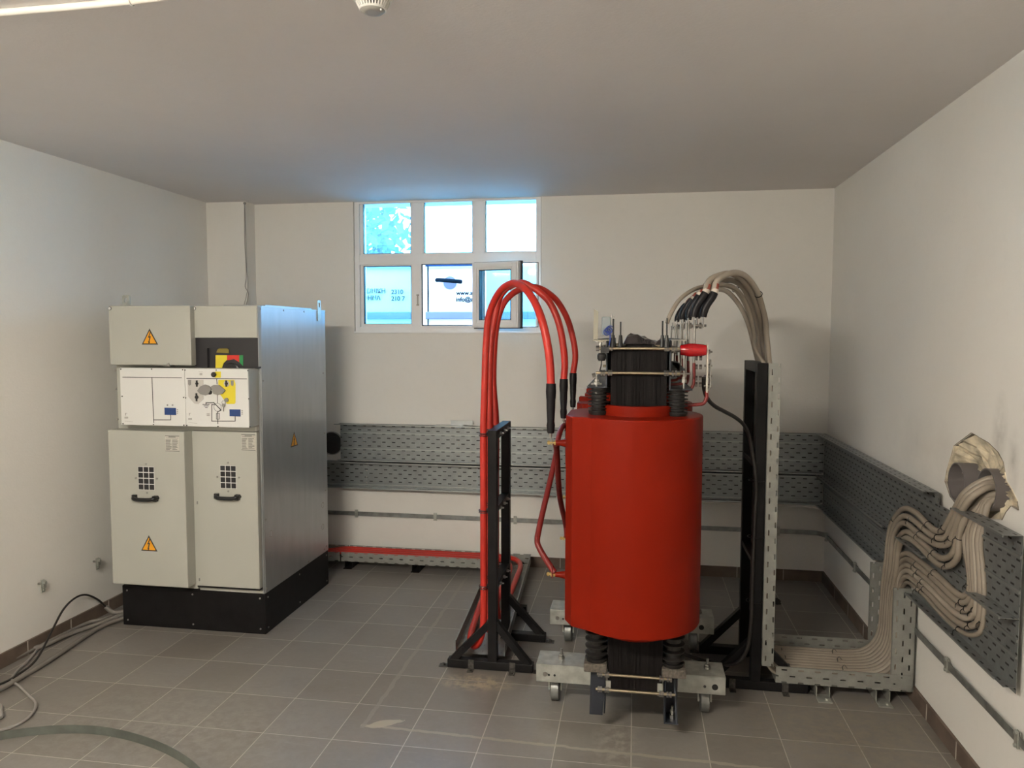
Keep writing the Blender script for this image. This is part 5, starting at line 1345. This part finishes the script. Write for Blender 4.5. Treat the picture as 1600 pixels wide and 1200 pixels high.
# ------------------------------------------------------------------ cables lying on the floor at the left
def fz(z, pts): return [at(2, z, *q) for q in pts]
c1 = tag(obj('conduit_hose', MB().tube([(-2.80, 4.0, .03), (-2.88, 3.85, .03)]+fz(.018, [(150,976),(110,990),(70,1008),(52,1013)]), .0115, 10, 6), M['conduit']), 'grey hose from behind the plinth with a thin wire leaving its open end', 'hose')
obj('inner_wire', MB().tube(fz(.018, [(56,1012),(30,1014),(0,1028),(-40,1050)]), .005, 8, 6), M['greyink'], c1)
tag(obj('conduit_hose', MB().tube([(-2.79, 3.95, .018), (-2.87, 3.80, .018)]+fz(.014, [(160,978),(120,1003),(75,1033),(25,1063),(0,1077),(-40,1095)]), .012, 10, 6), M['conduit']), 'longest grey hose lying straight across the tiles to the left edge', 'hose')
tag(obj('conduit_hose', MB().tube([(-2.95, 4.0, .018), (-2.98, 3.75, .018)]+fz(.014, [(140,972),(95,993),(55,1013),(20,1030),(0,1040),(-40,1060)]), .010, 10, 6), M['conduit']), 'grey hose lying closest to the left skirting', 'hose')
e0 = at(1, 3.80, 165, 948)
c3 = tag(obj('conduit_hose', MB().tube([(-2.78, 4.0, .03), (-2.86, 3.88, .035), tuple(at(1, 3.82, 178, 957)), tuple(e0)], .0125, 10, 6), M['conduit']), 'short stub of grey hose at the plinth with a black wire rising from it', 'hose')
bp = [e0, at(1, 3.76, 153, 937), at(1, 3.70, 135, 929.5), at(1, 3.60, 118, 934), at(1, 3.48, 100, 951), at(1, 3.36, 84, 980), at(1, 3.26, 70, 1008), at(1, 3.14, 53, 1035), at(2, .02, 30, 1053), at(2, .012, 5, 1067), at(2, .012, -40, 1083)]
obj('black_wire', MB().tube(bp, .0055, 8, 6), M['blackcable'], c3)
tag(obj('floor_wire', MB().tube(fz(.010, [(60,1012),(44,1032),(25,1050),(18,1062),(30,1072),(47,1088),(56,1099),(50,1115),(30,1131),(0,1141),(-40,1150)]), .006, 8, 6), M['greyink']), 'dark looping wire curling over the tiles at the left edge', 'wire')
tag(obj('floor_wire', MB().tube(fz(.010, [(-40,1095),(0,1102),(2,1112),(0,1122),(-40,1135)]), .007, 8, 6), M['greyink']), 'tip of a dark wire loop just inside the left edge', 'wire')
# loose hoop of flat strip in the near left corner
hp = fz(.0, [(-60,1168),(0,1157),(50,1150),(100,1146.5),(150,1148),(200,1157),(250,1174),(290,1196),(318,1222),(330,1250)])
mb = MB(); Q = smooth_path([p+V((0, 0, .0)) for p in hp], 6)
vs = []
for p in Q:
    for (o_, z) in ((0, .001), (0, .036), (.003, .036), (.003, .001)): vs.append(p+V((o_*.3, o_, z)))
fs = []
for k in range(len(Q)-1):
    for j in range(4): fs.append((k*4+j, k*4+(j+1) % 4, k*4+4+(j+1) % 4, k*4+4+j))
mb.add(vs, fs, smooth=False)
tag(obj('metal_hoop', mb, mat('dull_strip', (.115, .125, .11), .5, .2, noise=.2, scale=15)), 'curved flat galvanised strip standing on edge in the near left corner', 'metal strip')
# rag near the back right corner
c = at(2, 0, 1205, 940); mb = MB(); rr = random.Random(6); vs = []
for i in range(9):
    for j in range(7):
        u, v = i/8-.5, j/6-.5; e = max(0, 1-(abs(u)*2)**3)*max(0, 1-(abs(v)*2)**3)
        vs.append((c.x+u*.11+rr.uniform(-.006, .006), c.y+v*.10+rr.uniform(-.006, .006), .003+e*rr.uniform(.008, .022)))
mb.add(vs, [(i*7+j, (i+1)*7+j, (i+1)*7+j+1, i*7+j+1) for i in range(8) for j in range(6)], smooth=True)
ro = tag(obj('rag', mb, M['cloth']), 'small grey rag on the floor near the back right corner', 'rag'); sd = ro.modifiers.new('solid', 'SOLIDIFY'); sd.thickness = .002
